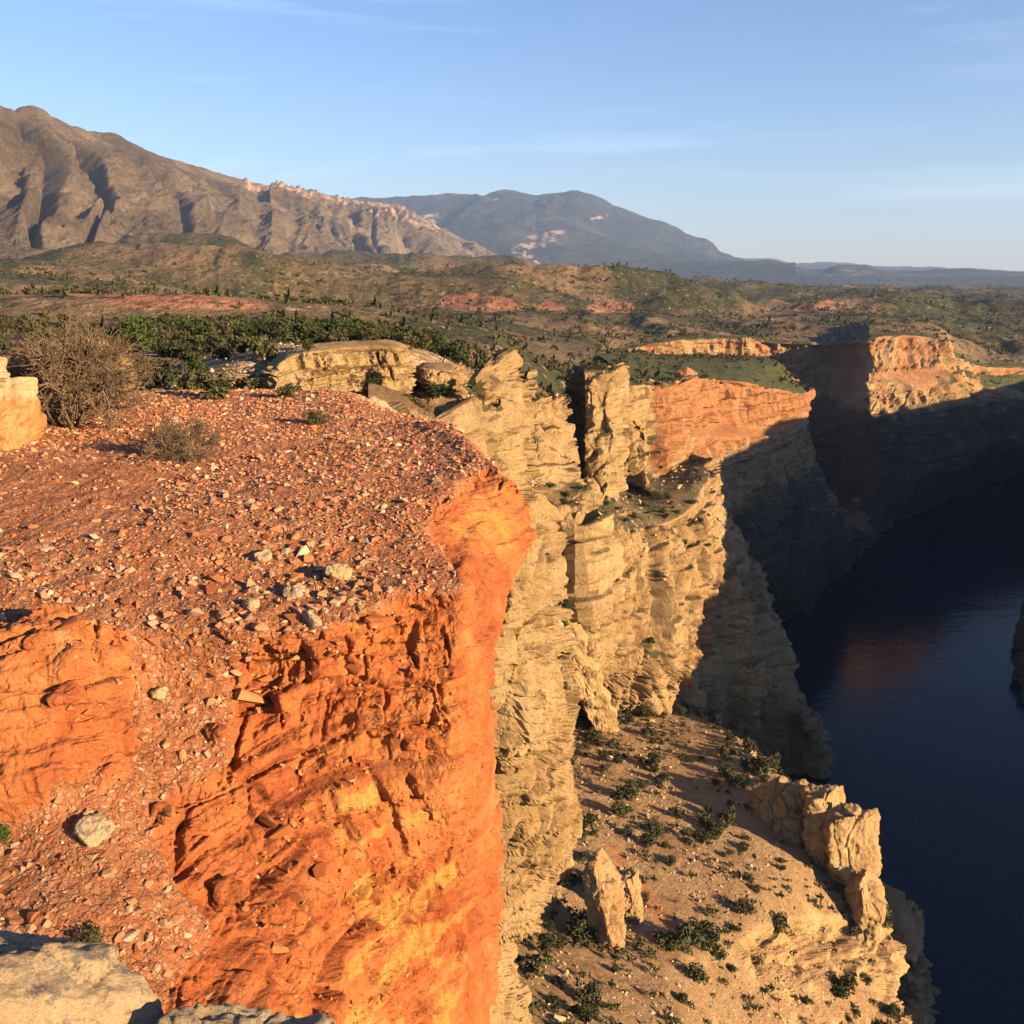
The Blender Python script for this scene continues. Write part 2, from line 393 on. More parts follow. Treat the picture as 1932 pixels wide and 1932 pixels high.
# ---- the red ledge the photographer looks along (rows from its far crest down to its foot)
def row(ps, mode='z'): return [Zg(*p) if p[2] < 0 else Rg(*p) for p in ps]
red_rows = [
 row([(-330, 790, 26), (0, 780, 26), (160, 775, 26), (330, 770, 26), (500, 770, 25), (640, 775, 24), (760, 810, 21), (840, 850, 19), (885, 900, 18), (905, 920, 17.5), (915, 935, 17.5)]),
 row([(-330, 750, 19), (0, 750, 19), (160, 750, 19), (330, 747, 19), (500, 744, 19), (640, 747, 18), (750, 790, 16), (850, 806, 14.2), (912, 862, 12.4), (955, 900, 11.6), (978, 925, 11.7)]),
 row([(-330, 800, -2.25), (0, 800, -2.25), (160, 800, -2.3), (330, 795, -2.3), (480, 795, -2.32), (610, 798, -2.36), (715, 825, -2.38), (810, 840, -2.4), (888, 880, -2.42), (950, 920, 11.5), (986, 950, 12.0)]),
 row([(-330, 890, -2.3), (0, 890, -2.3), (150, 885, -2.36), (310, 880, -2.4), (450, 880, -2.42), (580, 885, -2.42), (680, 895, -2.44), (770, 905, -2.46), (842, 925, -2.5), (930, 960, 11.1), (989, 980, 11.9)]),
 row([(-330, 985, -2.5), (0, 985, -2.5), (150, 985, -2.5), (300, 985, -2.52), (440, 985, -2.54), (560, 985, -2.55), (660, 980, -2.55), (740, 978, -2.55), (800, 980, -2.58), (900, 1010, 10.6), (986, 1030, 11.6)]),
 row([(-330, 1090, -2.7), (0, 1090, -2.7), (150, 1090, -2.72), (300, 1090, -2.74), (440, 1085, -2.76), (560, 1075, -2.76), (670, 1065, -2.76), (770, 1055, -2.76), (848, 1060, -2.8), (905, 1085, 9.9), (965, 1100, 10.9)]),
 row([(-330, 1190, -2.92), (0, 1195, -2.92), (150, 1195, -2.95), (320, 1200, -3.0), (480, 1205, -3.0), (600, 1188, -2.98), (710, 1155, -2.92), (800, 1125, -2.88), (866, 1110, -2.86), (905, 1140, 9.4), (938, 1165, 10.2)]),
 row([(-330, 1260, -3.05), (0, 1260, -3.05), (140, 1265, -3.1), (310, 1265, -3.3), (470, 1268, -3.35), (600, 1250, -3.3), (710, 1220, -3.27), (800, 1200, -3.25), (862, 1190, -3.22), (895, 1215, 9.1), (917, 1235, 9.7)]),
 row([(-330, 1340, -3.3), (0, 1345, -3.3), (140, 1350, -3.36), (290, 1355, -3.6), (440, 1355, -3.66), (570, 1345, -3.72), (690, 1335, -3.76), (780, 1325, -3.8), (845, 1320, -3.82), (882, 1325, 9.0), (903, 1330, 9.5)]),
 row([(-330, 1460, -3.6), (0, 1455, -3.6), (140, 1470, -3.7), (280, 1470, -3.86), (430, 1470, -4.0), (560, 1470, -4.18), (680, 1470, -4.36), (780, 1472, -4.5), (845, 1475, -4.58), (885, 1478, 9.3), (910, 1480, 9.8)]),
 row([(-330, 1600, -4.0), (0, 1595, -4.0), (140, 1600, -4.02), (280, 1600, -4.12), (430, 1600, -4.36), (560, 1600, -4.66), (680, 1600, -5.0), (780, 1600, -5.28), (855, 1600, -5.45), (900, 1600, 10.0), (930, 1600, 10.6)]),
 row([(-330, 1720, -4.2), (0, 1720, -4.16), (140, 1725, -4.2), (280, 1725, -4.32), (430, 1722, -4.62), (560, 1720, -5.05), (680, 1720, -5.55), (785, 1720, -5.95), (865, 1720, -6.2), (912, 1720, 10.5), (942, 1720, 11.2)]),
 row([(-330, 1850, -4.35), (0, 1850, -4.3), (140, 1850, -4.35), (280, 1850, -4.5), (430, 1850, -4.85), (560, 1850, -5.4), (680, 1850, -6.0), (785, 1850, -6.55), (862, 1850, -6.9), (905, 1850, 10.9), (932, 1850, 11.6)]),
 row([(-330, 2000, -4.4), (0, 2000, -4.4), (140, 2000, -4.45), (280, 2000, -4.6), (430, 2000, -5.0), (560, 2000, -5.7), (680, 2000, -6.5), (785, 2000, -7.2), (850, 2000, -7.7), (885, 2000, 11.4), (905, 2000, 12.1)]),
 row([(-400, 2350, -4.5), (0, 2350, -4.5), (140, 2350, -4.6), (280, 2350, -4.8), (430, 2350, -5.4), (560, 2350, -6.4), (680, 2350, -7.4), (785, 2350, -8.4), (850, 2350, -9.2), (885, 2350, 12.3), (905, 2350, 13)]),
]
# close the right-hand side: two hidden columns that turn away behind the rim and drop into the void
rr = np.array(red_rows); e = rr[:, -1]
w1 = e + np.array([-.05, .7, -.08]); w2 = e + np.array([-1.7, 3.2, -.5]); w3 = w2 + np.array([-3., 1.5, -9])
rr = np.concatenate([rr, w1[:, None], w2[:, None], w3[:, None]], 1)
# and a first row that leaves the crest downwards so the back is closed
rr = np.concatenate([(rr[0] + np.array([-1.5, 2.5, -2.5]))[None], rr], 0)
G = sheet(rr, 2.4)
px, py = project(G)
up_poly = [(-500, 600), (640, 640), (985, 900), (930, 890), (880, 905), (800, 972), (850, 1062), (868, 1108), (790, 1118), (640, 1178), (480, 1212), (330, 1205), (240, 1190), (0, 1195), (-500, 1190)]
gul_poly = [(235, 1190), (480, 1205), (440, 1260), (430, 1330), (420, 1420), (340, 1500), (280, 1560), (360, 1680), (400, 1760), (340, 1850), (260, 1960), (250, 2400), (-500, 2400), (-500, 1530), (40, 1540), (130, 1500), (235, 1440), (240, 1300)]
wob = 44 * fbm(G / .5, 5, 91, gain=.62)
gravel = np.maximum(poly_mask(px + wob, py + wob, up_poly, 12), poly_mask(px + wob, py + wob, gul_poly, 18))
hump = poly_mask(px, py, [(-400, 1215), (225, 1210), (228, 1400), (120, 1490), (20, 1520), (-400, 1520)], 45)
N0 = blur(normals(G), 6)
d = rock_disp(G, N0, .6, 3, .8, colw=.05, strat=.10, blk=.17, crack=.12, big=.8, fine=.07, warp=.34)
face_q = poly_mask(px, py, [(800, 975), (930, 880), (1100, 900), (1000, 1150), (930, 1500), (990, 1700), (960, 2100), (820, 2100), (800, 1700), (860, 1300), (870, 1110)], 30)  # smoother, tight rock
d = d * lerp(1, .5, face_q) + face_q * .03 * ridged(G / np.array([.22, .22, 1.2]), 3, 71)
gd = .05 * fbm(G / 1.1, 3, 41) + .03 * fbm(G / .22, 4, 42)
e_, cr_, fa_ = boxes((G + .05 * np.stack([fbm(G / .2, 2, 95), fbm(G / .2, 2, 96), fbm(G / .2, 2, 97)], -1)) / .13, 98)
g1_, g2_, gr_, gf_ = voronoi(G / .055, 99)
crisp = .020 * ((cr_ - .5) * 1.4 + fa_ * 1.3) * smooth(0, .16, e_) + .007 * (gf_ * 1.6 + gr_ - .5) * smooth(0, .3, g2_ - g1_)
disp = lerp(soften(d, 1) + crisp * lerp(1, .55, face_q), gd, gravel) + .17 * hump
edge_t = smooth(0, .06, np.linspace(0, 1, G.shape[0]))[:, None]
disp = disp * edge_t * smooth(0, 40, G.shape[1] - np.arange(G.shape[1]))[None, :] ** .5
G1 = G + N0 * disp[..., None]
# pebbly micro relief in the gravel, rougher crust on the rock
N1 = blur(normals(G1), 1)
f1, f2, cr, fa = voronoi(G1 / .05, 55)
G1 = G1 + N1 * smooth(0, 40, G.shape[1] - np.arange(G.shape[1]))[None, :, None] * (gravel * (.012 * (cr - .3) * smooth(0, .4, .75 - f1)) + (1 - gravel) * .007 * fbm(G1 / .05, 3, 77))[..., None]
crm_zone = np.zeros(px.shape)
yel = poly_mask(px + 40 * fbm(G / .4, 3, 7), py, [(560, 1440), (860, 1500), (700, 1560), (720, 1700), (880, 1600), (900, 1820), (860, 2000), (640, 2000), (690, 1800), (620, 1690), (640, 1560)], 60) * (.35 + .6 * smooth(-.2, .35, fbm(G / np.array([.5, .5, .25]), 4, 8)))
yel = np.maximum(yel, .5 * poly_mask(px, py, [(790, 985), (940, 900), (1000, 1000), (940, 1100), (860, 1040)], 40))
STRUCT['red'] = grid_obj('red_ledge', G1, M_fg, dict(za=yel, zb=crm_zone, soil=gravel), None, False)
FG, FGgrav, FGN = G1, gravel, blur(normals(G1), 3)
print('red', G1.shape, round(time.time() - T0, 1))

# ---- cream cliff just below and beyond the red ledge
def cliff(name, C, step, Ls, s, mat, za=None, soilw=.62, kw={}, shadebase=False, zaf=None, vegf=None):
    G = sheet(C, step); N = blur(normals(G), 5)
    G1 = G + N * rock_disp(G, N, Ls, s, **kw)[..., None]
    N1 = blur(normals(G1), 2)
    so_ = smooth(soilw, soilw + .16, N1[..., 2] + .12 * fbm(G / Ls, 3, s + 60))
    z = zaf(G1, N1) if zaf else np.zeros(G1.shape[:2])
    so_ = so_ * (1 - smooth(.3, .7, z)); vg = vegf(G1, N1) if vegf else z * 0
    lo = smooth(-44, -66, G1[..., 2] + 5 * fbm(G1 / np.array([30., 30, 8]), 3, s + 77)) if shadebase else z * 0  # shade painted in: walls turn to the dark palette lower down
    o = grid_obj(name, G1, mat, dict(za=z, zb=lo, soil=so_, veg=vg), None, False)
    return o, G1, N1
near_rows = [
 row([(640, 985, 19), (760, 985, 19.5), (870, 985, 20), (950, 985, 21), (985, 988, 22), (998, 1000, 24), (960, 1000, 30)]),
 row([(640, 1010, 18.5), (760, 1015, 19), (870, 1020, 20), (955, 1020, 21), (995, 1025, 22.4), (1010, 1032, 24), (970, 1030, 31)]),
 row([(640, 1120, 19.5), (760, 1120, 20), (870, 1125, 21), (970, 1128, 22), (1015, 1130, 23.4), (1036, 1132, 25), (1000, 1130, 32)]),
 row([(640, 1220, 20), (760, 1220, 21), (870, 1225, 22), (975, 1228, 23), (1022, 1230, 24.4), (1047, 1232, 26), (1010, 1232, 33)]),
 row([(640, 1330, 21), (760, 1330, 22), (870, 1330, 23.4), (970, 1335, 24.6), (1026, 1335, 26), (1050, 1340, 27.6), (1015, 1340, 34)]),
 row([(640, 1450, 23), (760, 1450, 24), (870, 1450, 25.4), (975, 1450, 26.6), (1030, 1450, 28), (1056, 1450, 30), (1020, 1450, 37)]),
 row([(640, 1560, 25), (760, 1560, 26), (870, 1560, 27.4), (980, 1560, 29), (1045, 1560, 30.6), (1070, 1560, 33), (1040, 1560, 42)]),
 row([(640, 1650, 26.5), (760, 1650, 28), (870, 1650, 29.4), (950, 1650, 31), (1005, 1650, 33), (1030, 1640, 36), (1020, 1640, 48)]),
 row([(640, 1760, 29), (760, 1760, 31), (870, 1760, 33), (935, 1755, 35), (980, 1750, 37), (1003, 1745, 40), (1000, 1750, 54)]),
 row([(640, 1860, 33), (760, 1850, 35), (860, 1840, 37), (910, 1830, 40), (935, 1815, 43), (955, 1800, 47), (970, 1800, 60)]),
 row([(640, 2000, 36), (760, 2000, 39), (860, 2000, 42), (920, 2000, 45), (970, 2000, 48), (1010, 1990, 51), (1000, 2000, 60)]),
 row([(640, 2250, 46), (760, 2250, 48), (860, 2250, 50), (920, 2250, 52), (970, 2250, 54), (1010, 2250, 56), (1000, 2250, 60)]),
]
o, NG, NN = cliff('cream_cliff', near_rows, 2.3, 1.5, 101, M_near, kw=dict(colw=.22, strat=.04, blk=.13, crack=.12, big=.45, fine=.06, warp=.25),
      zaf=lambda G, N: smooth(.25, .55, fbm(G / np.array([3., 3, 9]), 4, 12)) * .4)
# ---- stony bench with shrubs and the broken face under it
bench_rows = [
 row([(1000, 1310, 148), (1070, 1300, 152), (1130, 1292, 154), (1190, 1292, 156), (1240, 1295, 157), (1280, 1310, 158), (1300, 1322, 159)]),
 row([(1020, 1350, 136), (1080, 1345, 140), (1140, 1335, 144), (1200, 1330, 147), (1250, 1335, 148), (1300, 1340, 149), (1325, 1350, 150)]),
 row([(1030, 1410, 124), (1100, 1400, 128), (1170, 1395, 131), (1240, 1392, 134), (1310, 1392, 136), (1370, 1396, 137), (1405, 1405, 138)]),
 row([(1040, 1510, 108), (1120, 1500, 112), (1220, 1495, 116), (1310, 1490, 120), (1390, 1490, 122), (1460, 1490, 122), (1512, 1495, 124)]),
 row([(1030, 1560, 101), (1120, 1550, 105), (1230, 1545, 110), (1330, 1540, 114), (1410, 1540, 117), (1480, 1545, 119), (1530, 1545, 124)]),
 row([(1010, 1630, 93), (1110, 1620, 97), (1240, 1610, 103), (1350, 1605, 107), (1440, 1610, 110), (1540, 1610, 116), (1630, 1605, 124)]),
 row([(970, 1740, 82), (1080, 1730, 87), (1220, 1722, 92), (1340, 1720, 96), (1420, 1722, 99), (1540, 1722, 108), (1652, 1720, 119)]),
 row([(930, 1860, 69), (1050, 1850, 74), (1170, 1845, 79), (1270, 1840, 83), (1370, 1842, 90), (1530, 1845, 104), (1688, 1850, 119)]),
 row([(900, 1990, 60), (1040, 1990, 64), (1180, 1990, 69), (1290, 1990, 75), (1390, 1990, 83), (1550, 1990, 99), (1715, 1990, 117)]),
 row([(880, 2250, 50), (1040, 2250, 54), (1180, 2250, 60), (1290, 2250, 68), (1400, 2250, 78), (1560, 2250, 96), (1740, 2250, 116)]),
]
br = np.array(bench_rows); e = br[:, -1]
c1 = e + np.array([1.5, 5., -7]); c2 = c1 + np.array([4, 9, -22.]); c3 = np.stack([c2[:, 0] + 6, c2[:, 1] + 10, np.full(len(e), WATER - 3)], -1)
br = np.concatenate([br, c1[:, None], c2[:, None], c3[:, None]], 1)
def red_streak(G, N):
    px, py = project(G)
    return .9 * poly_mask(px, py, [(1135, 1590), (1165, 1595), (1240, 1690), (1285, 1760), (1290, 1810), (1255, 1770), (1200, 1690)], 12) + .35 * smooth(.1, .5, fbm(G / 12, 3, 19)) * (N[..., 2] < .6)
o, BG, BN = cliff('talus_bench', br, 2.25, 4.2, 201, M_near, kw=dict(colw=.34, strat=.08, blk=.16, crack=.16, big=.42, fine=.12, warp=.2), zaf=red_streak, soilw=.55)
low_rows = [
 row([(1600, 1690, 150), (1630, 1672, 146), (1665, 1662, 142), (1700, 1680, 141), (1722, 1710, 142), (1735, 1755, 144)]),
 row([(1590, 1720, 146), (1630, 1720, 142), (1665, 1710, 138), (1702, 1725, 137), (1730, 1750, 138), (1738, 1770, 144)]),
 row([(1600, 1800, 142), (1650, 1800, 138), (1690, 1795, 135), (1725, 1800, 134), (1752, 1815, 136), (1762, 1835, 143)]),
 row([(1620, 1880, 140), (1670, 1880, 137), (1705, 1880, 134), (1735, 1880, 134), (1752, 1885, 137), (1758, 1890, 146)]),
 row([(1630, 2000, 140), (1680, 2000, 138), (1710, 2000, 135), (1730, 2000, 135), (1745, 2000, 138), (1752, 2000, 148)]),
]
lr = np.array(low_rows); e = lr[:, -1]
c1 = e + np.array([2, 8., -9]); c2 = np.stack([c1[:, 0] + 4, c1[:, 1] + 6, np.full(len(e), WATER - 3)], -1)
lr = np.concatenate([lr, c1[:, None], c2[:, None]], 1)
bt = lr[-1] * 1.; bt[:, 2] = WATER - 3; lr = np.concatenate([lr, bt[None]], 0)
cliff('lower_buttress', lr, 2.4, 4.5, 251, M_near, kw=dict(colw=.3, big=.4))

# ---- canyon wall in the middle distance: headland, buttress, pillar wall, stepped lower cliff
mid_rows = [
 row([(700, 775, 34), (815, 790, 42), (870, 752, 50), (903, 700, 60), (930, 688, 66), (953, 704, 76), (984, 738, 136), (1008, 746, 128), (1054, 764, 135), (1083, 752, 172), (1102, 704, 148), (1146, 699, 150), (1161, 724, 188), (1176, 722, 175), (1252, 730, 184), (1295, 715, 212)]),
 row([(700, 800, 33), (815, 830, 41), (880, 800, 49), (930, 770, 58), (952, 750, 63), (972, 786, 74), (987, 815, 140), (1001, 820, 124), (1062, 836, 128), (1088, 825, 170), (1104, 815, 145), (1157, 805, 146), (1164, 810, 187), (1180, 815, 172), (1252, 815, 181), (1295, 812, 210)]),
 row([(700, 850, 32), (820, 900, 41), (890, 920, 49), (950, 915, 57), (976, 900, 61), (982, 905, 80), (989, 910, 138), (1012, 915, 120), (1084, 922, 123), (1099, 925, 166), (1108, 935, 141), (1150, 935, 142), (1158, 892, 184), (1174, 900, 167), (1250, 900, 177), (1295, 850, 206)]),
 row([(700, 900, 33), (830, 960, 42), (900, 980, 50), (960, 965, 58), (983, 950, 66), (990, 945, 90), (1000, 950, 132), (1030, 965, 117), (1085, 970, 120), (1112, 975, 134), (1150, 975, 137), (1192, 968, 143), (1235, 960, 150), (1275, 945, 155), (1312, 912, 164), (1338, 890, 178)]),
 row([(700, 950, 33.5), (835, 1010, 43), (905, 1020, 51), (965, 1020, 59), (988, 1020, 68), (1000, 1010, 92), (1016, 1008, 134), (1048, 1000, 130), (1088, 998, 117), (1122, 1005, 124), (1162, 1006, 130), (1204, 1002, 136), (1248, 995, 143), (1292, 978, 150), (1332, 955, 160), (1350, 945, 174)]),
 row([(700, 1050, 34), (840, 1100, 44), (910, 1120, 52), (970, 1120, 60), (1000, 1120, 70), (1018, 1110, 94), (1036, 1100, 136), (1064, 1095, 135), (1096, 1100, 117.5), (1140, 1110, 124), (1185, 1115, 130), (1236, 1110, 137), (1288, 1095, 145), (1335, 1072, 153), (1380, 1050, 163), (1412, 1040, 178)]),
 row([(700, 1150, 34.5), (845, 1200, 46), (915, 1220, 55), (980, 1220, 64), (1012, 1230, 76), (1032, 1215, 98), (1050, 1205, 136), (1078, 1205, 134), (1112, 1212, 121), (1158, 1220, 127), (1206, 1222, 133), (1260, 1216, 139.5), (1312, 1200, 147), (1362, 1176, 155), (1412, 1158, 166), (1450, 1150, 182)]),
 row([(700, 1230, 36), (850, 1260, 48), (920, 1280, 58), (990, 1290, 70), (1025, 1320, 84), (1045, 1330, 104), (1066, 1330, 138), (1096, 1326, 138), (1136, 1318, 134), (1180, 1314, 136), (1228, 1314, 141), (1282, 1312, 147), (1340, 1300, 153), (1398, 1284, 161), (1440, 1268, 170), (1464, 1250, 184)]),
 row([(700, 1300, 40), (850, 1320, 56), (920, 1340, 66), (990, 1340, 80), (1030, 1360, 94), (1055, 1370, 112), (1085, 1380, 146), (1125, 1380, 150), (1180, 1380, 150), (1230, 1380, 156), (1280, 1380, 160), (1340, 1375, 165), (1400, 1365, 172), (1450, 1345, 180), (1500, 1355, 190), (1545, 1392, 201)]),
 row([(700, 1400, 60), (850, 1420, 75), (920, 1440, 85), (990, 1450, 95), (1030, 1460, 110), (1060, 1470, 125), (1090, 1470, 160), (1130, 1475, 170), (1180, 1475, 180), (1230, 1475, 185), (1290, 1475, 195), (1350, 1475, 200), (1410, 1475, 205), (1460, 1475, 210), (1510, 1475, 214), (1552, 1478, 220)]),
]
def with_top(C, near=7, far=34, lift=.3, drop=9, back=None):
    C = np.array(C, float); rim = C[0]; h = rim.copy(); h[:, 2] = 0; h /= np.linalg.norm(h, axis=1, keepdims=True)
    if back is not None: h = back
    a = rim + h * near + np.array([0, 0, lift]); b = rim + h * far + np.array([0, 0, -drop])
    return np.concatenate([b[None], a[None], C], 0)
mr = np.array(mid_rows)
e = mr[:, -1]; hh = e.copy(); hh[:, 2] = 0; hh /= np.linalg.norm(hh, axis=1, keepdims=True)
mr = np.concatenate([mr, (e + hh * 14 + np.array([-2, 0, -2]))[:, None], (e + hh * 45 + np.array([-14, 0, -6]))[:, None]], 1)
mr = with_top(mr)
def mid_zone(G, N):
    px, py = project(G)
    return .95 * poly_mask(px + 14 * fbm(G / 6, 3, 4), py, [(1225, 690), (1330, 690), (1420, 800), (1300, 820), (1262, 900), (1222, 880), (1240, 800)], 16) + .45 * smooth(.05, .5, fbm(G / np.array([14., 14, 40]), 3, 15)) + .30 * smooth(-44, -62, G[..., 2])
o, MG, MN = cliff('canyon_wall', mr, 2.4, 5.2, 301, M_mid, kw=dict(colw=.58, strat=.03, blk=.10, crack=.15, big=.42, fine=.08, warp=.2), zaf=mid_zone, vegf=lambda G, N: smooth(.6, .8, N[..., 2]) * .5 * smooth(900, 960, project(G)[0]))
# ---- green-topped promontory
prom_rows = [
 row([(1120, 668, 222), (1195, 664, 285), (1250, 668, 298), (1330, 669, 304), (1390, 670, 308), (1440, 672, 312), (1478, 690, 316), (1496, 712, 322), (1490, 712, 335)]),
 row([(1160, 690, 190), (1215, 690, 225), (1265, 690, 255), (1330, 692, 270), (1392, 695, 278), (1450, 705, 288), (1490, 718, 300), (1508, 726, 314), (1495, 724, 330)]),
 row([(1180, 728, 170), (1240, 728, 183), (1296, 714, 214), (1345, 718, 235), (1400, 722, 250), (1460, 737, 268), (1508, 744, 283), (1523, 742, 296), (1505, 740, 325)]),
 row([(1185, 760, 171), (1248, 765, 184), (1298, 755, 215), (1345, 760, 237), (1400, 765, 252), (1460, 770, 268), (1508, 768, 283), (1524, 765, 296), (1505, 765, 325)]),
 row([(1195, 800, 174), (1256, 800, 187), (1300, 798, 216), (1345, 798, 238), (1400, 802, 252), (1458, 803, 267), (1506, 790, 282), (1522, 782, 296), (1505, 790, 325)]),
 row([(1215, 850, 177), (1262, 845, 186), (1308, 832, 207), (1350, 828, 226), (1404, 828, 242), (1460, 826, 259), (1512, 820, 275), (1532, 812, 294), (1515, 815, 325)]),
 row([(1290, 960, 192), (1320, 960, 200), (1350, 960, 212), (1385, 955, 228), (1430, 950, 243), (1480, 945, 260), (1530, 935, 278), (1556, 905, 300), (1540, 905, 330)]),
 row([(1330, 1080, 205), (1360, 1080, 216), (1390, 1080, 228), (1420, 1080, 242), (1455, 1075, 256), (1500, 1065, 272), (1555, 1040, 292), (1596, 985, 318), (1600, 985, 345)]),
 row([(1370, 1200, -106), (1395, 1198, -106), (1420, 1195, -106), (1445, 1190, -106), (1475, 1178, -106), (1510, 1160, -106), (1580, 1092, -106), (1640, 1032, -106), (1660, 1015, -106)]),
]
pr = np.array(prom_rows)
pr = np.concatenate([(pr[0] + (pr[0] - pr[1]) * .25 + np.array([0, 0, -16]))[None], pr, (pr[-1] + np.array([0, -3, -8]))[None]], 0)
def prom_zone(G, N):
    return smooth(-48, -36, G[..., 2] + 3 * fbm(G / 15, 3, 8)) * .95 * smooth(1215, 1265, project(G)[0] + 18 * fbm(G / 6, 3, 18))
o, PG, PN = cliff('promontory', pr, 2.0, 6., 401, M_mid, kw=dict(colw=.42, strat=.04, blk=.09, crack=.13, big=.35, fine=.08, warp=.2), zaf=prom_zone, shadebase=True, vegf=lambda G, N: smooth(.55, .8, N[..., 2]) * smooth(752, 742, project(G)[1]))
# ---- far canyon wall round the bend
far_rows = [
 row([(1090, 690, 240), (1150, 672, 325), (1205, 655, 365), (1300, 641, 400), (1400, 639, 420), (1470, 648, 432), (1550, 650, 436), (1612, 644, 428), (1640, 637, 414), (1700, 632, 424), (1764, 640, 440), (1800, 668, 458), (1860, 690, 480), (1950, 690, 512), (2120, 685, 580), (2500, 680, 800)]),
 row([(1090, 710, 240), (1150, 700, 325), (1205, 690, 366), (1300, 680, 402), (1400, 680, 422), (1470, 690, 438), (1550, 700, 444), (1612, 690, 428), (1640, 695, 410), (1700, 695, 420), (1770, 688, 436), (1806, 692, 452), (1862, 710, 474), (1950, 712, 504), (2120, 705, 572), (2500, 700, 790)]),
 row([(1090, 730, 240), (1150, 720, 324), (1205, 715, 364), (1300, 712, 400), (1400, 712, 420), (1470, 722, 438), (1550, 735, 446), (1608, 738, 424), (1640, 742, 402), (1702, 738, 411), (1780, 730, 426), (1812, 722, 444), (1866, 735, 464), (1950, 735, 494), (2120, 730, 560), (2500, 720, 780)]),
 row([(1090, 800, 240), (1150, 800, 318), (1205, 800, 356), (1300, 800, 390), (1400, 800, 412), (1470, 810, 430), (1550, 820, 440), (1606, 820, 420), (1645, 820, 400), (1708, 815, 409), (1788, 800, 424), (1822, 790, 440), (1872, 790, 460), (1952, 780, 490), (2120, 770, 556), (2500, 750, 770)]),
 row([(1100, 950, 240), (1160, 950, 315), (1220, 950, 350), (1310, 950, 384), (1410, 950, 404), (1480, 950, 420), (1560, 945, 430), (1612, 930, 416), (1655, 910, 403), (1716, 895, 412), (1792, 870, 428), (1830, 855, 444), (1880, 840, 464), (1960, 825, 496), (2120, 805, 560), (2500, 780, 772)]),
 row([(1110, 1300, -106), (1170, 1180, -106), (1230, 1120, -106), (1320, 1085, -106), (1420, 1065, -106), (1490, 1055, -106), (1570, 1050, -106), (1622, 1032, -106), (1668, 1003, -106), (1728, 972, -106), (1798, 941, -106), (1838, 926, -106), (1886, 908, -106), (1965, 884, -106), (2120, 850, -106), (2500, 800, -106)]),
]
fr = np.array(far_rows); fr = np.concatenate([fr, (fr[-1] + np.array([0, -5, -8]))[None]], 0)
fr = with_top(fr, 10, 45, .6, 14)
def far_zone(G, N): return smooth(-62, -44, G[..., 2] + 4 * fbm(G / 22, 3, 9)) * (.52 + .3 * fbm(G / 12, 3, 29))
o, FGr, FN = cliff('far_canyon_wall', fr, 2.3, 8., 501, M_far, kw=dict(colw=.42, strat=.04, blk=.08, crack=.13, big=.35, fine=.07, warp=.2), zaf=far_zone, shadebase=True, vegf=lambda G, N: smooth(.5, .75, N[..., 2]) * np.maximum(smooth(-37, -33, G[..., 2]), smooth(1785, 1800, project(G)[0]) * smooth(-62, -54, G[..., 2])) * .8)
print('cliffs', round(time.time() - T0, 1))

# ---- opposite (sunward) canyon wall, mostly outside the frame to the right; it keeps the river in shade, its unseen rim shaped to place that shadow
opp_base = [(70, -420), (74, -250), (80, -120), (86, 0), (100, 110), (126, 213), (154, 262), (199, 335), (280, 430), (380, 540), (520, 640), (760, 760)]
rows_ = []
bx = np.array(opp_base, float); tg = np.gradient(bx, axis=0); nr = np.stack([tg[:, 1], -tg[:, 0]], -1); nr /= np.linalg.norm(nr, axis=1, keepdims=True)
for off, z in ((-3, WATER - 4), (1, -102), (14, -78), (20, -60), (34, -50), (40, -30), (60, -26), (120, -24), (400, -22)):
    zl = np.interp(bx[:, 1], [-100, 0, 66, 92, 146, 185, 216, 320], [-66, -66, -60, -19, -5, -8, -14, -25]); zc = np.where(z > zl, zl + (z + 30) * .05, z); zc = np.where((z > -31) & (zl > -22), zl, zc)
    rows_.append(np.concatenate([bx + nr * off, zc[:, None]], 1))
C = np.array(rows_)
G = pchip(C, [6, 14, 10, 8, 12, 8, 8, 8]); G = np.swapaxes(pchip(np.swapaxes(G, 0, 1), [24, 24, 24, 30, 40, 40, 40, 40, 40, 30, 20]), 0, 1)
N = blur(normals(G), 3)
if N[..., 2].mean() < 0: N = -N
G1 = G + N * rock_disp(G, N, 8., 601, big=.6)[..., None]
opp = grid_obj('opposite_canyon_wall', G1, M_far, dict(za=np.zeros(G.shape[:2]), zb=np.ones(G.shape[:2]), soil=smooth(.6, .8, N[..., 2])))  # whole wall takes the shade-darkened palette
if True:
    me = opp.data; nz_ = np.zeros(len(me.polygons) * 3, f32); me.polygons.foreach_get('normal', nz_)
    if nz_.reshape(-1, 3)[:, 2].mean() < 0: me.flip_normals()

# ---- river
m, t, b = new_mat('deep_water', .12, .5); q = NB(t)
b.inputs['Base Color'].default_value = (.001, .0042, .02, 1); b.inputs['IOR'].default_value = 1.33; b.inputs['Specular IOR Level'].default_value = .17; b.inputs['Specular Tint'].default_value = (.45, .68, 1, 1)
h = q.math('ADD', q.noise(.55, 4, .55), q.math('MULTIPLY', q.noise(.09, 3, .5), 2.))
q.l(q.bump(h, .25, .3), b.inputs['Normal']); M_water = m
V = np.array([(-150, -600, WATER), (1600, -600, WATER), (1600, 1300, WATER), (-150, 1300, WATER)])
setp(mesh_obj('river', V, np.array([[0, 1, 2, 3]]), M_water), kind='structure')

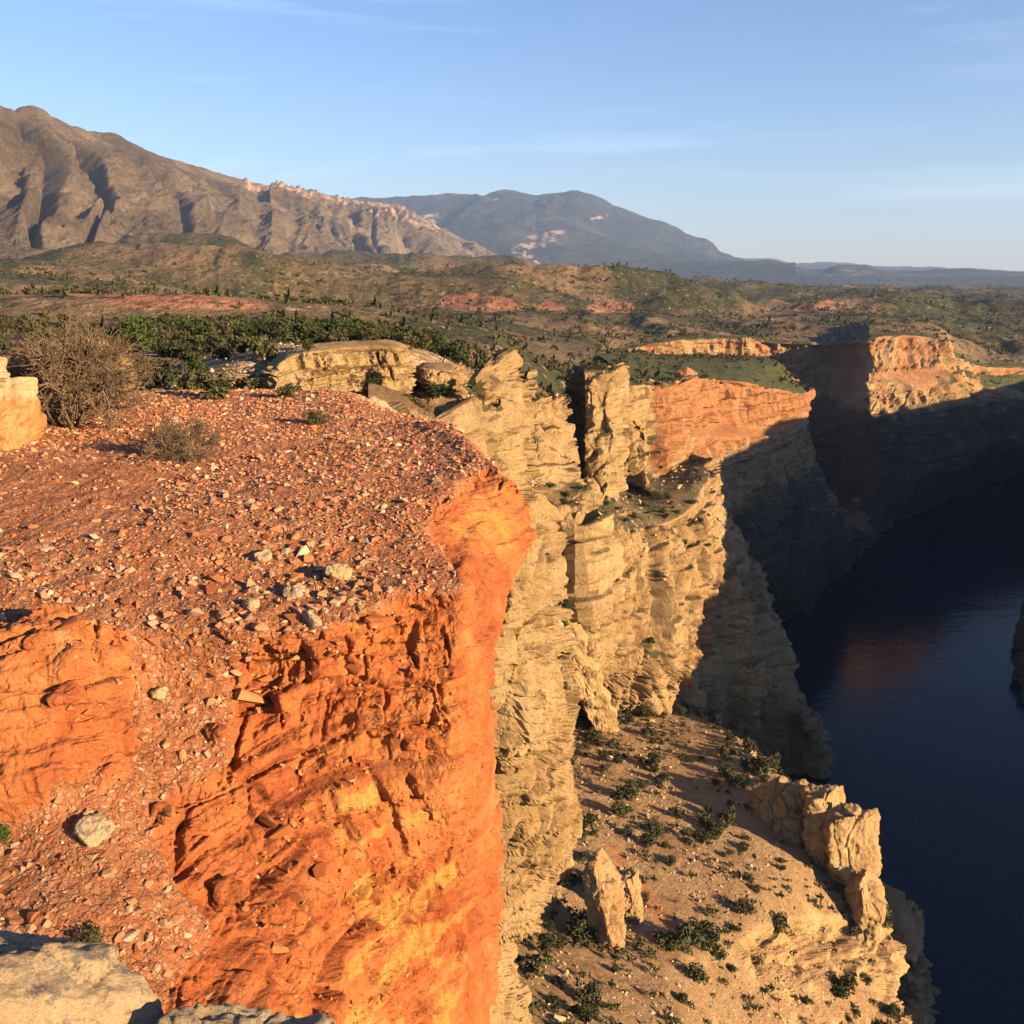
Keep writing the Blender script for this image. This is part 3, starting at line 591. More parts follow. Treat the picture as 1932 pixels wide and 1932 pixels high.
# ---- plateau: shrub steppe and hills from the rim back to the mountains
cols_ = {  # photo column: [(range, photo row) ...] from the rim backwards
 -420: [(20, 760), (42, 712), (80, 655), (150, 612), (260, 590), (450, 570), (800, 548), (1500, 524), (3600, 513)],
 0:    [(20, 760), (42, 706), (80, 648), (150, 606), (260, 586), (450, 566), (800, 545), (1500, 522), (3600, 513)],
 300:  [(34, 756), (44, 722), (80, 640), (150, 600), (260, 594), (450, 588), (800, 556), (1500, 522), (3600, 513)],
 520:  [(45.5, 700), (48, 664), (80, 632), (150, 612), (260, 608), (450, 598), (800, 560), (1500, 524), (3600, 513)],
 760:  [(48, 700), (52, 662), (80, 648), (150, 628), (260, 612), (450, 598), (800, 560), (1500, 528), (3600, 513)],
 870:  [(51, 735), (57, 702), (90, 660), (150, 640), (260, 618), (450, 596), (800, 562), (1500, 530), (3600, 514)],
 930:  [(68, 672), (80, 668), (100, 660), (150, 645), (260, 620), (450, 597), (800, 563), (1500, 531), (3600, 514)],
 985:  [(114, 733), (125, 700), (140, 685), (180, 664), (260, 630), (450, 600), (800, 566), (1500, 532), (3000, 528)],
 1050: [(139, 762), (150, 712), (165, 690), (200, 666), (270, 640), (450, 602), (800, 568), (1500, 534), (3000, 528)],
 1110: [(154, 698), (165, 695), (180, 688), (225, 667), (290, 642), (450, 604), (800, 570), (1500, 536), (3000, 528)],
 1135: [(238, 667), (246, 665), (262, 661), (300, 652), (350, 638), (480, 606), (800, 572), (1500, 537), (3000, 528)],
 1160: [(330, 668), (340, 662), (360, 655), (390, 645), (430, 630), (520, 606), (800, 574), (1500, 538), (2400, 560)],
 1300: [(403, 640), (420, 636), (440, 631), (470, 624), (520, 614), (620, 600), (850, 578), (1500, 543), (2400, 560)],
 1550: [(442, 649), (456, 641), (474, 634), (505, 624), (555, 613), (655, 600), (900, 578), (1500, 548), (2400, 560)],
 1612: [(434, 643), (446, 636), (464, 631), (498, 622), (552, 610), (652, 599), (900, 578), (1500, 549), (2400, 560)],
 1470: [(436, 647), (450, 640), (470, 633), (500, 624), (550, 614), (650, 600), (900, 578), (1500, 547), (2400, 560)],
 1640: [(418, 636), (430, 630), (450, 626), (490, 618), (550, 608), (650, 598), (900, 578), (1500, 550), (2400, 560)],
 1764: [(443, 639), (455, 636), (480, 631), (520, 622), (570, 612), (680, 600), (900, 582), (1500, 553), (2400, 560)],
 1800: [(464, 667), (478, 660), (498, 652), (536, 640), (596, 626), (698, 607), (945, 585), (1500, 555), (2400, 560)],
 1860: [(486, 689), (500, 676), (520, 664), (560, 650), (620, 632), (720, 610), (965, 586), (1500, 556), (2400, 560)],
 1821: [(473, 676), (486, 668), (500, 658), (540, 644), (600, 628), (700, 608), (950, 585), (1500, 555), (2400, 560)],
 1950: [(514, 689), (530, 676), (560, 662), (600, 648), (660, 632), (760, 612), (1000, 588), (1500, 558), (2400, 560)],
 2500: [(805, 678), (830, 670), (860, 660), (900, 650), (960, 640), (1050, 625), (1200, 600), (1700, 570), (2400, 560)],
}
cols_ = dict(sorted(cols_.items()))
C = np.array([[Rg(p, yy, r) for r, yy in v] for p, v in cols_.items()])     # cols x rows
C = np.swapaxes(C, 0, 1)
kx = list(cols_)
nu = [max(3, int(min(abs(b_ - a_), (60 if a_ < -10 or b_ > 1960 else 420)) / 3.6)) for a_, b_ in zip(kx[:-1], kx[1:])]
nvv = [12, 22, 30, 32, 40, 46, 50, 36]
G = pchip(C, nvv); G = np.swapaxes(pchip(np.swapaxes(G, 0, 1), nu), 0, 1)
rr_ = np.linalg.norm(G[..., :2], axis=-1); pxg, pyg = project(G)
X, Y = G[..., 0], G[..., 1]
rim_t = np.linspace(0, 1, G.shape[0])[:, None]; fade = smooth(.02, .16, rim_t)
P2 = np.stack([X, Y, X * 0], -1)
hz = fade * (.35 * smooth(20, 60, rr_) * fbm(P2 / 9, 3, 701)
     + 5.0 * smooth(170, 420, rr_) * ridged(P2 / 70 + .6 * fbm(P2 / 90, 2, 705)[..., None], 4, 702)
     + 10 * smooth(330, 900, rr_) * (ridged(P2 / 230 + .5 * fbm(P2 / 200, 2, 708)[..., None], 4, 703) - .35)
     + 14 * smooth(1100, 2400, rr_) * ridged(P2 / 600, 4, 704))
def hill(px_, r, wx, wy, h, flat=0, rot=0., py_=560, ss=0):
    c = Rg(px_, py_, r); dx, dy = X - c[0], Y - c[1]
    cs, sn = math.cos(rot), math.sin(rot); a = (dx * cs + dy * sn) / wx; b_ = (-dx * sn + dy * cs) / wy
    q_ = np.sqrt(a * a + b_ * b_) * (1 + .22 * fbm(P2 / (wx * .8), 3, 720 + ss))
    return h * (np.exp(-q_**2 * 1.3) if not flat else 1 - smooth(1 - flat, 1.25, q_))
hz = hz + hill(1268, 640, 55, 40, 15, .75, .2, 590, 1) + hill(880, 700, 60, 40, 13, .6, 0, 575, 2) + hill(560, 560, 190, 60, 17, .55, -.25, 575, 3) \
   + hill(800, 640, 170, 60, 15, .5, .1, 570, 4) + hill(60, 330, 80, 45, 7, .5, .3, 560, 5) + hill(330, 150, 55, 22, 3.4, .5, .1, 590, 6) \
   + hill(200, 560, 130, 70, 14, .5, .2, 545, 7) + hill(1010, 620, 50, 30, 8, .6, .1, 580, 8) + hill(1140, 660, 60, 40, 9, .6, .1, 580, 9) \
   + hill(1560, 700, 90, 50, 7, .5, .3, 585, 10) + hill(1800, 800, 120, 60, 10, .5, -.2, 575, 11) + hill(1400, 1000, 160, 90, 14, .6, .1, 565, 12) \
   + hill(460, 1100, 190, 110, 20, .3, -.2, 500, 13) + hill(740, 1400, 260, 120, 32, .4, .1, 510, 14) + hill(200, 1000, 160, 110, 26, .4, .1, 520, 15)
G[..., 2] += hz
Gp = G; Np = blur(normals(G), 2)
if Np[..., 2].mean() < 0: Np = -Np
m, t, b = new_mat('steppe_soil'); q = NB(t)
n1 = q.noise(.012, 6, .6, .5); n2 = q.noise(.09, 6, .65); n3 = q.noise(.9, 5, .7)
f = q.math('ADD', q.math('MULTIPLY', n1, .5), q.math('MULTIPLY', n2, .5))
tan = q.ramp(f, [(.36, (.115, .075, .04)), (.5, (.195, .13, .068)), (.64, (.31, .21, .115))])
grn = q.ramp(n2, [(.38, (.03, .036, .014)), (.62, (.075, .072, .028))])
redc = q.ramp(n2, [(.38, (.30, .12, .065)), (.62, (.42, .20, .12))])
wob = q.math('MULTIPLY', q.math('SUBTRACT', q.noise(.05, 5, .7), .5), 1.1)
c = q.mix(q.ramp(q.math('ADD', q.attr('grass'), wob), [(.3, (0, 0, 0)), (.75, (1, 1, 1))]), tan, grn)
c = q.mix(q.math('MULTIPLY', q.attr('pale'), q.ramp(q.noise(.35, 5, .7), [(.35, (.25, .25, .25)), (.6, (1, 1, 1))])), c, q.ramp(q.noise(1.5, 5, .7), [(.35, (.36, .24, .13)), (.65, (.56, .42, .25))]))
c = q.mix(q.ramp(q.math('ADD', q.attr('red'), wob), [(.35, (0, 0, 0)), (.65, (1, 1, 1))]), c, redc)
c = q.mix(q.ramp(q.noise(.33, 5, .8), [(.57, (0, 0, 0)), (.68, (.75, .75, .75))]), c, (.43, .33, .22))
c = q.mix(q.ramp(q.noise(.21, 5, .75), [(.52, (0, 0, 0)), (.59, (.85, .85, .85))]), c, (.026, .032, .012))
q.l(c, b.inputs['Base Color'])
q.l(q.bump(q.math('ADD', n3, q.math('MULTIPLY', q.noise(.12, 6, .7), 4)), 1.2, .8), b.inputs['Normal'])
M_steppe = m
pxg, pyg = project(G)
red = np.maximum.reduce([poly_mask(pxg, pyg, p, 8) for p in (
  [(810, 578), (850, 555), (900, 552), (960, 562), (990, 584), (900, 590)], [(1000, 582), (1035, 568), (1075, 580), (1060, 592)], [(1100, 580), (1150, 566), (1200, 574), (1190, 590), (1120, 592)],
  [(1500, 575), (1560, 566), (1600, 575), (1560, 584)])] + [.85 * smooth(30, 70, rr_) * smooth(330, 200, rr_) * smooth(640, 380, pxg) * smooth(.15, .45, fbm(P2 / 40, 3, 44) + .35)])
grass = smooth(-.35, .25, fbm(P2 / 120, 4, 45) + .15 * smooth(300, 700, rr_)) * .75 * smooth(60, 140, rr_)
setp(grid_obj('plateau', G, M_steppe, dict(red=red, grass=grass, pale=smooth(100, 55, rr_) * smooth(200, 420, pxg))), kind='structure')
print('plateau', G.shape, round(time.time() - T0, 1))

# ---- cream ledge outcrop behind the gravel platform
out_rows = [
 row([(330, 722, 44), (420, 716, 44), (500, 706, 43), (522, 690, 42), (560, 668, 43), (640, 656, 44), (700, 652, 45), (745, 655, 45), (766, 664, 46), (778, 694, 50), (812, 698, 47), (855, 700, 47), (866, 706, 49), (880, 720, 58)]),
 row([(330, 734, 42), (420, 730, 42), (500, 722, 41.5), (522, 706, 40.6), (560, 690, 41), (640, 690, 41.5), (700, 688, 42), (745, 686, 42), (768, 690, 43.5), (778, 712, 49.5), (812, 716, 45), (858, 716, 45), (868, 722, 47.6), (882, 735, 57)]),
 row([(330, 746, 40.5), (420, 744, 40.5), (500, 742, 40.3), (522, 740, 40), (560, 738, 40.2), (640, 738, 41), (700, 738, 41.4), (745, 738, 41), (771, 738, 42.6), (780, 740, 48), (812, 750, 44), (858, 750, 44), (869, 750, 46.5), (884, 760, 56)]),
 row([(330, 790, 36), (420, 790, 36), (500, 792, 36), (522, 792, 36), (560, 792, 36), (640, 795, 36.5), (700, 800, 37), (745, 805, 38), (771, 805, 39), (785, 800, 42), (815, 800, 41.5), (860, 795, 42), (872, 795, 44), (890, 800, 52)]),
]
_o = np.array(out_rows); _r = np.linalg.norm(_o, axis=-1)
for k_, dr in ((1, -.25), (2, -.7), (3, -3.5)): _o[k_] *= ((_r[0] + dr) / _r[k_])[:, None]   # the face stands steep
orr = with_top(_o, 3, 12, .1, 2.0)
_, OUT, OUTN = cliff('rock_outcrop', orr, 1.8, 1.25, 811, M_near, soilw=.93, kw=dict(colw=.30, strat=.12, blk=.2, crack=.22, big=.35, fine=.15))

# ---- mountains
def mount_mat(name, S, forest, rockc, slope, cliffc):
    m, t, b = new_mat(name); q = NB(t)
    n1 = q.noise(1 / S, 8, .62, .3); n2 = q.noise(9 / S, 6, .7)
    c = q.ramp(n1, [(.36, slope[0]), (.5, slope[1]), (.64, slope[2])])
    c = q.mix(q.ramp(n2, [(.46, (0, 0, 0)), (.6, (.85, .85, .85))]), c, q.mix(1, c, (1.4, 1.35, 1.3), 'MULTIPLY'))
    sp = q.noise(22 / S, 5, .8)
    c = q.mix(q.math('MULTIPLY', q.ramp(sp, [(.47, (0, 0, 0)), (.6, (1, 1, 1))]), q.ramp(q.math('ADD', n1, q.math('SUBTRACT', q.attr('grass'), .5)), [(.3, (.35, .35, .35)), (.75, (1, 1, 1))])), c, forest)
    c = q.mix(q.ramp(q.math('ADD', q.attr('red'), q.math('MULTIPLY', q.math('SUBTRACT', n2, .5), .8)), [(.4, (0, 0, 0)), (.62, (1, 1, 1))]), c, cliffc)
    q.l(c, b.inputs['Base Color'])
    q.l(q.bump(q.math('ADD', q.noise(14 / S, 8, .7), q.math('MULTIPLY', sp, .2)), S * .11, 1.), b.inputs['Normal'])
    return m
M_mt = mount_mat('mountain_slope', 160, (.035, .04, .018), None, [(.10, .072, .046), (.18, .133, .086), (.28, .215, .14)], (.46, .29, .19))
M_mt2 = mount_mat('far_mountain_slope', 700, (.012, .022, .018), None, [(.035, .04, .032), (.06, .06, .045), (.15, .13, .09)], (.55, .38, .27))
ridge = [(-420, 60), (-200, 140), (0, 206), (22, 212), (45, 207), (75, 210), (110, 230), (165, 250), (212, 256), (260, 280), (310, 301), (380, 320), (440, 338), (500, 350), (522, 345), (580, 360), (650, 374), (742, 386), (800, 412), (850, 440), (920, 474), (990, 505)]
R_r = np.interp([p[0] for p in ridge], [-420, 0, 300, 522, 742, 990], [1500, 1800, 2300, 2900, 3900, 4600])
foot = {-420: (1000, 520), 0: (1050, 520), 300: (1150, 520), 520: (1500, 515), 740: (2200, 511), 990: (3400, 513)}
rows_ = []
fpx = np.array([p[0] for p in ridge], float)
fr_ = np.interp(fpx, list(foot), [v[0] for v in foot.values()]); fy_ = np.interp(fpx, list(foot), [v[1] for v in foot.values()])
ridgeP = np.array([Rg(p[0], p[1], r) for p, r in zip(ridge, R_r)]); footP = np.array([Rg(a, b_ + 6, c) for a, b_, c in zip(fpx, fy_, fr_)])
back = ridgeP * 1.15; back[:, 2] = -50
low = footP.copy(); low[:, :2] *= .93; low[:, 2] -= 25
prof = [(.12, .035), (.3, .15), (.55, .40), (.8, .72), (.93, .90)]
rows_ = [low, footP] + [footP + (ridgeP - footP) * np.array([a, a, b_]) for a, b_ in prof] + [ridgeP, back]
C = np.array(rows_)
G = pchip(C, [4, 34, 40, 44, 44, 28, 22, 6]); nu = [max(4, int((b_ - a_) / 2.5)) if a_ >= 0 else 16 for a_, b_ in zip(fpx[:-1], fpx[1:])]
G = np.swapaxes(pchip(np.swapaxes(G, 0, 1), nu), 0, 1)
tv = np.linspace(0, 1, G.shape[0])[:, None]
z0 = G[..., 2]; P2 = np.stack([G[..., 0], G[..., 1], z0 * .0], -1)
along = np.cumsum(np.linalg.norm(np.diff(ridgeP[:, :2], axis=0), axis=1)); along = np.concatenate([[0], along])
al = pchip(along[:, None], nu)[:, 0][None, :] + 0 * tv
ht = np.clip((z0 + 20) / 330, 0, 1)
wav = al / 210 + .45 * fbm(P2 / 330, 3, 901) - .9 * (1 - ht)
ph = np.stack([wav, tv * 1.5 + 0 * wav, 0 * wav], -1)
rav = ridged(ph, 2, 902)                                     # ravines running down the slope
env = smooth(.02, .25, ht) * smooth(1.03, .8, ht)
nearr = smooth(.98, .72, tv / tv.max() * 1.06)
vly = np.clip(1 - np.abs(perlin(ph * np.array([1.1, .5, 1]), 931)) * 3.6, 0, 1) ** 1.6
relief = 15 * ridged(P2 / 85, 4, 905) * smooth(0, .2, ht) * nearr - 58 * env * nearr * vly * smooth(-.3, .3, fbm(P2 / 400, 2, 932) + .1) + 26 * env * (rav - .25) * nearr + 20 * smooth(.0, .3, ht) * ridged(P2 / 150, 5, 903) * (.15 + .85 * nearr) + 11 * ridged(np.stack([G[..., 0], G[..., 1], z0 * 2], -1) / 48, 5, 904, gain=.62) * (.4 + .6 * nearr)
pxm, pym = project(G)
cb = poly_mask(pxm, pym, [(455, 330), (700, 330), (860, 420), (840, 465), (760, 442), (640, 408), (530, 385), (455, 362)], 10)
N = blur(normals(G), 4)
if N[..., 2].mean() < 0: N = -N
G1 = G + N * relief[..., None]
flute = (np.abs(perlin(np.stack([al / 46, tv * 6 + 0 * al, 0 * al], -1), 911)) * 1.6 + np.abs(perlin(np.stack([al / 17, tv * 9 + 0 * al, 0 * al], -1), 912)) * .8 - .5) * smooth(-.4, .3, fbm(np.stack([al / 160, tv * 4 + 0 * al, 0 * al], -1), 3, 913))
G1 = G1 + N * (cb * (14 * flute - 3))[..., None]
redm = np.clip(cb * (.42 + .3 * fbm(P2 / 60, 3, 914)) + .18 * smooth(.5, .2, np.abs(blur(normals(G1), 1)[..., 2])) , 0, 1)
setp(grid_obj('mountain', G1, M_mt, dict(red=redm, grass=smooth(-.2, .5, fbm(P2 / 260, 3, 912)))), kind='structure')
MT = G1
# far mountain
def range_(name, ridge, R0, depth, foot_y, s, amp, mat, nu_div=2.2, redf=None, cliffb=None, basez=None):
    fpx = np.array([p[0] for p in ridge], float)
    rp = np.array([Rg(p[0], p[1], R0) for p in ridge]); fp = np.array([Rg(p[0], foot_y, R0 - depth) for p in ridge])
    low = fp.copy(); low[:, :2] *= .96; low[:, 2] -= 60
    bk = rp * 1.12; bk[:, 2] = fp[:, 2] - 60
    C = np.array([low, fp] + [fp + (rp - fp) * np.array([a, a, b_]) for a, b_ in ((.2, .1), (.45, .33), (.7, .64), (.9, .9))] + [rp, bk])
    G = pchip(C, [2, 18, 22, 22, 18, 10, 3]); nu = [max(3, int((b_ - a_) / nu_div)) for a_, b_ in zip(fpx[:-1], fpx[1:])]
    G = np.swapaxes(pchip(np.swapaxes(G, 0, 1), nu), 0, 1)
    H = max(40., (rp[:, 2] - fp[:, 2]).max()); ht = (G[..., 2] - fp[:, 2].mean()) / H
    P2 = np.stack([G[..., 0], G[..., 1], 0 * G[..., 0]], -1)
    tv = np.linspace(0, 1, G.shape[0])[:, None]
    al = G[..., 0]
    rav = ridged(np.stack([al / (H * 1.6) + .5 * fbm(P2 / (H * 2), 2, s), tv + 0 * al, 0 * al], -1), 3, s + 1)
    N = blur(normals(G), 4)
    if N[..., 2].mean() < 0: N = -N
    rel = amp * H * (rav * smooth(0, .25, ht) * smooth(1.05, .75, ht) + .45 * ridged(P2 / (H * .9), 5, s + 2) * smooth(1.0, .93, tv))
    G1 = G + N * rel[..., None]
    px, py = project(G1)
    rd = redf(px, py, ht) if redf else np.zeros(px.shape)
    return setp(grid_obj(name, G1, mat, dict(red=rd, grass=np.full(px.shape, .75))), kind='structure')
fm = [(640, 400), (720, 391), (780, 384), (880, 378), (930, 371), (962, 366), (985, 368), (1010, 377), (1030, 372), (1060, 367), (1085, 366), (1105, 372), (1130, 390), (1150, 405), (1200, 424), (1250, 444), (1300, 462), (1330, 472), (1352, 487), (1420, 500), (1500, 512)]
def fmred(px, py, ht):
    a = np.maximum.reduce([poly_mask(px, py, p, 11) for p in ([(1005, 378), (1045, 374), (1040, 388), (1008, 392)], [(905, 372), (950, 370), (945, 380), (905, 382)], [(1110, 408), (1150, 402), (1152, 414), (1110, 420)],
        [(1000, 440), (1060, 430), (1075, 436), (1040, 465), (990, 480), (960, 470)], [(780, 395), (830, 400), (830, 430), (800, 420)], [(960, 470), (1000, 470), (1030, 505), (980, 505)])])
    return a * (.5 + .5 * fbm(np.stack([px / 16, py / 9, 0 * px], -1), 4, 1009))
range_('far_mountain', fm, 7000, 2400, 506, 1001, .14, M_mt2, 2.2, fmred)
fh = [(1250, 505), (1352, 487), (1400, 489), (1450, 490), (1470, 494), (1500, 500), (1560, 497), (1600, 499), (1650, 505), (1750, 507), (1850, 510), (1980, 514), (2200, 514)]
range_('far_hills', fh, 9500, 2600, 516, 1101, .12, M_mt2, 8, lambda px, py, h: .3 + 0 * px)
nh = [(1120, 522), (1160, 506), (1260, 503), (1300, 500), (1380, 498), (1440, 492), (1480, 502), (1530, 512), (1560, 510), (1590, 503), (1630, 504), (1660, 514), (1720, 516), (1800, 512), (1900, 517), (2000, 520), (2300, 522)]
range_('foothills', nh, 5200, 900, 526, 1201, .16, M_mt2, 5, lambda px, py, h: .42 * poly_mask(px, py, [(1560, 512), (1590, 500), (1632, 502), (1660, 524), (1560, 524)], 6) + .5 * poly_mask(px, py, [(1400, 505), (1460, 500), (1530, 520), (1400, 520)], 8))
# plain out to the horizon
V = []; Fq = []
rs = [3300, 5000, 9000, 16000, 30000, 60000]; ths = np.radians(np.linspace(-75, 75, 61))
zz = [-75, -60, -70, -60, 20, 40]
for r, z in zip(rs, zz):
    for th in ths: V.append((r * math.sin(th), r * math.cos(th), z))
mesh_obj('plain', np.array(V), grid_faces(len(rs), 61, None, True), M_steppe, dict(red=np.zeros(len(V)), grass=np.full(len(V), .6), pale=np.zeros(len(V))))['kind'] = 'structure'
print('mountains', round(time.time() - T0, 1))

#@@OBJECTS@@
# ================================================================ OBJECTS
FINF = dict(lo=0, hi=1932)
def ground_at(px_, py_, grids, n_off=0):
    """visible point of the given grids nearest to a photo pixel"""
    best = None
    for Gd in grids:
        x, y = PROJ[id(Gd)]
        d = np.hypot(x - px_, y - py_); k = np.argwhere(d < max(3.0, d.min() + 1.5))
        if len(k) == 0: continue
        r = np.array([np.linalg.norm(Gd[i, j]) for i, j in k]); i, j = k[r.argmin()]
        sc_ = (d[i, j] > 8, r.min())
        if best is None or sc_ < best[0]: best = (sc_, Gd[i, j])
    return best[1].copy()
PROJ = {id(g_): project(g_) for g_ in (FG, BG, MG, PG, FGr, Gp, NG, OUT)}

def tag(o, label, cat, group=None):
    o['label'] = label; o['category'] = cat
    if group: o['group'] = group
    return o
def size_word(w_, lo, hi): return 'small' if w_ < lo else 'large' if w_ > hi else 'mid sized'
def near_mark(p_, marks):
    x, y = project(np.array(p_)); return min(marks, key=lambda m_: math.hypot(m_[0] - x, m_[1] - y))[2]
BENCH_M = [(1100, 1300, 'near the leaning slab'), (1090, 1470, 'at the foot of the cream cliff'), (1290, 1480, 'on the upper middle of the stony slope'), (1450, 1490, 'at the far lip of the stony slope'), (1200, 1620, 'above the red earth streak'), (1400, 1640, 'on the right of the stony slope'),
  (1150, 1700, 'around the standing pillar'), (1300, 1750, 'right of the red earth streak'), (1000, 1830, 'left of the standing pillar'), (1200, 1880, 'below the red earth streak'), (1550, 1620, 'among the knobby rocks above the river'), (1480, 1820, 'on the steep broken face above the river')]
GRAV_M = [(60, 960, 'bare patch beside the left block'), (330, 930, 'ground in front of the olive shrub'), (600, 840, 'far crest near the low dark shrub'), (800, 890, 'platform next to the orange bulge'), (150, 1110, 'left of the platform'), (420, 1020, 'middle of the platform'), (640, 980, 'platform left of the orange bulge'),
  (560, 1150, 'lip above the ledge steps'), (760, 1090, 'right lip of the platform'), (100, 1220, 'top of the left red outcrop'), (330, 1300, 'head of the gully'), (300, 1450, 'middle of the gully'), (90, 1620, 'lower left gully near the pale rock'), (320, 1650, 'slope right of the pale rock'), (180, 1800, 'ground around the small green plant'), (650, 1500, 'red ledge face')]
LEDGE_M = [(1050, 950, 'on the ledge under the left buttress'), (1160, 940, 'on the ledge at the foot of the rock pillar'), (1280, 910, 'on the ledge under the orange wall'), (1100, 1080, 'on the upper part of the big cream face'), (1250, 1080, 'on the right of the big cream face'), (1180, 1220, 'low on the big cream face'), (1350, 1220, 'on the shaded right shoulder of the cream face')]
PLAT_M = [(60, 620, 'left of the bare bush top'), (250, 640, 'around the bright junipers'), (420, 625, 'in the left half of the green thicket'), (620, 635, 'in the green thicket above the cream outcrop'), (780, 650, 'at the right end of the green thicket'), (350, 600, 'on the orange knoll'), (900, 670, 'above the rocky headland'), (1050, 690, 'behind the rock pillars')]
def link_copy(me, name, loc, rot, scl, label, cat, group):
    o = bpy.data.objects.new(name, me); col.objects.link(o)
    o.location = loc; o.rotation_euler = rot; o.scale = scl
    return tag(o, label, cat, group)
def empty(name, loc):
    o = bpy.data.objects.new(name, None); col.objects.link(o); o.location = loc; o.empty_display_size = .2; return o

# ---- boulders
def cubesphere(n):
    t = np.tan(np.linspace(-1, 1, n + 1) * math.pi / 4); A, B = np.meshgrid(t, t); O = np.ones_like(A); V = []; Fq = []; off = 0
    for ax, sg in ((0, 1), (0, -1), (1, 1), (1, -1), (2, 1), (2, -1)):
        c = [None] * 3; c[ax] = O * sg; c[(ax + 1) % 3] = A * sg; c[(ax + 2) % 3] = B
        V.append(np.stack(c, -1).reshape(-1, 3)); Fq.append(grid_faces(n + 1, n + 1) + off); off += (n + 1)**2
    V = np.concatenate(V); Fq = np.concatenate(Fq); V /= np.linalg.norm(V, axis=1, keepdims=True)
    key = np.round(V * 1e5).astype(np.int64); _, idx, inv = np.unique(key, axis=0, return_index=True, return_inverse=True)
    return V[idx], inv.ravel()[Fq]
def boulder_mesh(name, size, seed, mat, n=44, cuts=9, box=.55, rough=.5, zone=None):
    """a broken block: rounded box cut by random planes, then weathered"""
    V, Fq = cubesphere(n); r = np.random.default_rng(seed)
    V = V / (np.abs(V)**(2 / (1 - box + .12))).sum(1, keepdims=True)**((1 - box + .12) / 2)
    V = V * .5
    for k in range(cuts):
        nrm = r.normal(size=3); nrm /= np.linalg.norm(nrm); h = r.uniform(.30, .46)
        dd = V @ nrm - h; V = V - nrm * (np.maximum(dd, 0) * .92)[:, None]
    S = np.array(size, float); W = V * S; nn = V / S; nn /= np.linalg.norm(nn, axis=1, keepdims=True); L_ = S.min()
    o3 = W + r.uniform(-50, 50, 3)
    f1, f2, cr, fa = voronoi(o3 / (L_ * .42), seed)
    W = W + nn * (L_ * (.10 * rough * fbm(o3 / (L_ * .6), 4, seed) * 2 + .05 * rough * ((cr - .5) + 1.6 * fa) - .05 * rough * (1 - smooth(0, .08, f2 - f1)) + .04 * rough * fbm(o3 / (L_ * .1), 4, seed + 3, gain=.65)))[:, None]
    at = dict(za=np.zeros(len(W)), zb=np.zeros(len(W)), soil=np.zeros(len(W)))
    if zone: at['za'] = zone(W / S)
    o = mesh_obj(name, W, Fq, mat, at)
    return o
M_lime = rock_material('pale_limestone', .5, [(.42, .29, .17), (.53, .40, .25), (.59, .46, .30), (.63, .51, .36)], ORG, None, None, bumpd=.03, streak=False, speck=(.13, .12, .115))
M_block = rock_material('cream_orange_block', .7, [(.50, .34, .18), (.60, .43, .24), (.64, .48, .29), (.62, .48, .32)], [(.44, .16, .05), (.56, .25, .09), (.62, .32, .13), (.6, .34, .16)], None, None, bumpd=.03, streak=False)
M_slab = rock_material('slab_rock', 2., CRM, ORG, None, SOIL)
def place(o, p, rot=(0, 0, 0)):
    o.location = p; o.rotation_euler = rot; return o
# block at the left edge: two tiers
p = Zg(0, 868, -2.42)
o = boulder_mesh('limestone_block', (1.35, 1.1, 1.3), 11, M_block, 40, 6, .9, .75, zone=lambda q: smooth(.5, -.05, q[:, 2] + .1 * fbm(q * 3, 3, 2)))
place(o, p + np.array([-.34, .35, .46]), (0, 0, .3)); tag(o, 'cream and orange limestone block at the left edge beside the bare bush', 'boulder')
o = boulder_mesh('limestone_block', (.85, .7, .5), 14, M_block, 36, 6, .85, .75)
place(o, p + np.array([-.36, .4, 1.14]), (0, .1, .5)); tag(o, 'smaller cream rock tier resting on top of the block at the left edge', 'boulder')
o = boulder_mesh('limestone_boulder', (2.1, 1.2, 1.15), 17, M_slab, 50, 9, .6, .6)
place(o, Rg(165, 712, 17) , (0, 0, .2)); tag(o, 'cream boulder half hidden behind the bare bush', 'boulder')
o = boulder_mesh('pale_boulder', (.98, .85, .72), 23, M_lime, 64, 10, .5, .55)
place(o, Rg(-70, 2010, 3.2), (.15, .46, .4)); tag(o, 'pale speckled limestone boulder in the bottom left corner', 'boulder')
o = boulder_mesh('pale_boulder', (.50, .42, .36), 29, M_lime, 48, 7, .45, .8)
place(o, Rg(450, 2070, 2.9), (.1, .05, .2)); tag(o, 'lichen covered grey boulder cut by the bottom edge of the picture', 'boulder')
o = boulder_mesh('flat_rock', (1.15, 1.0, .62), 31, M_lime, 40, 8, .7, .5)
place(o, Rg(703, 778, 18.6), (0, .12, -.1)); tag(o, 'pale flat topped rock at the far edge of the gravel platform', 'rock')
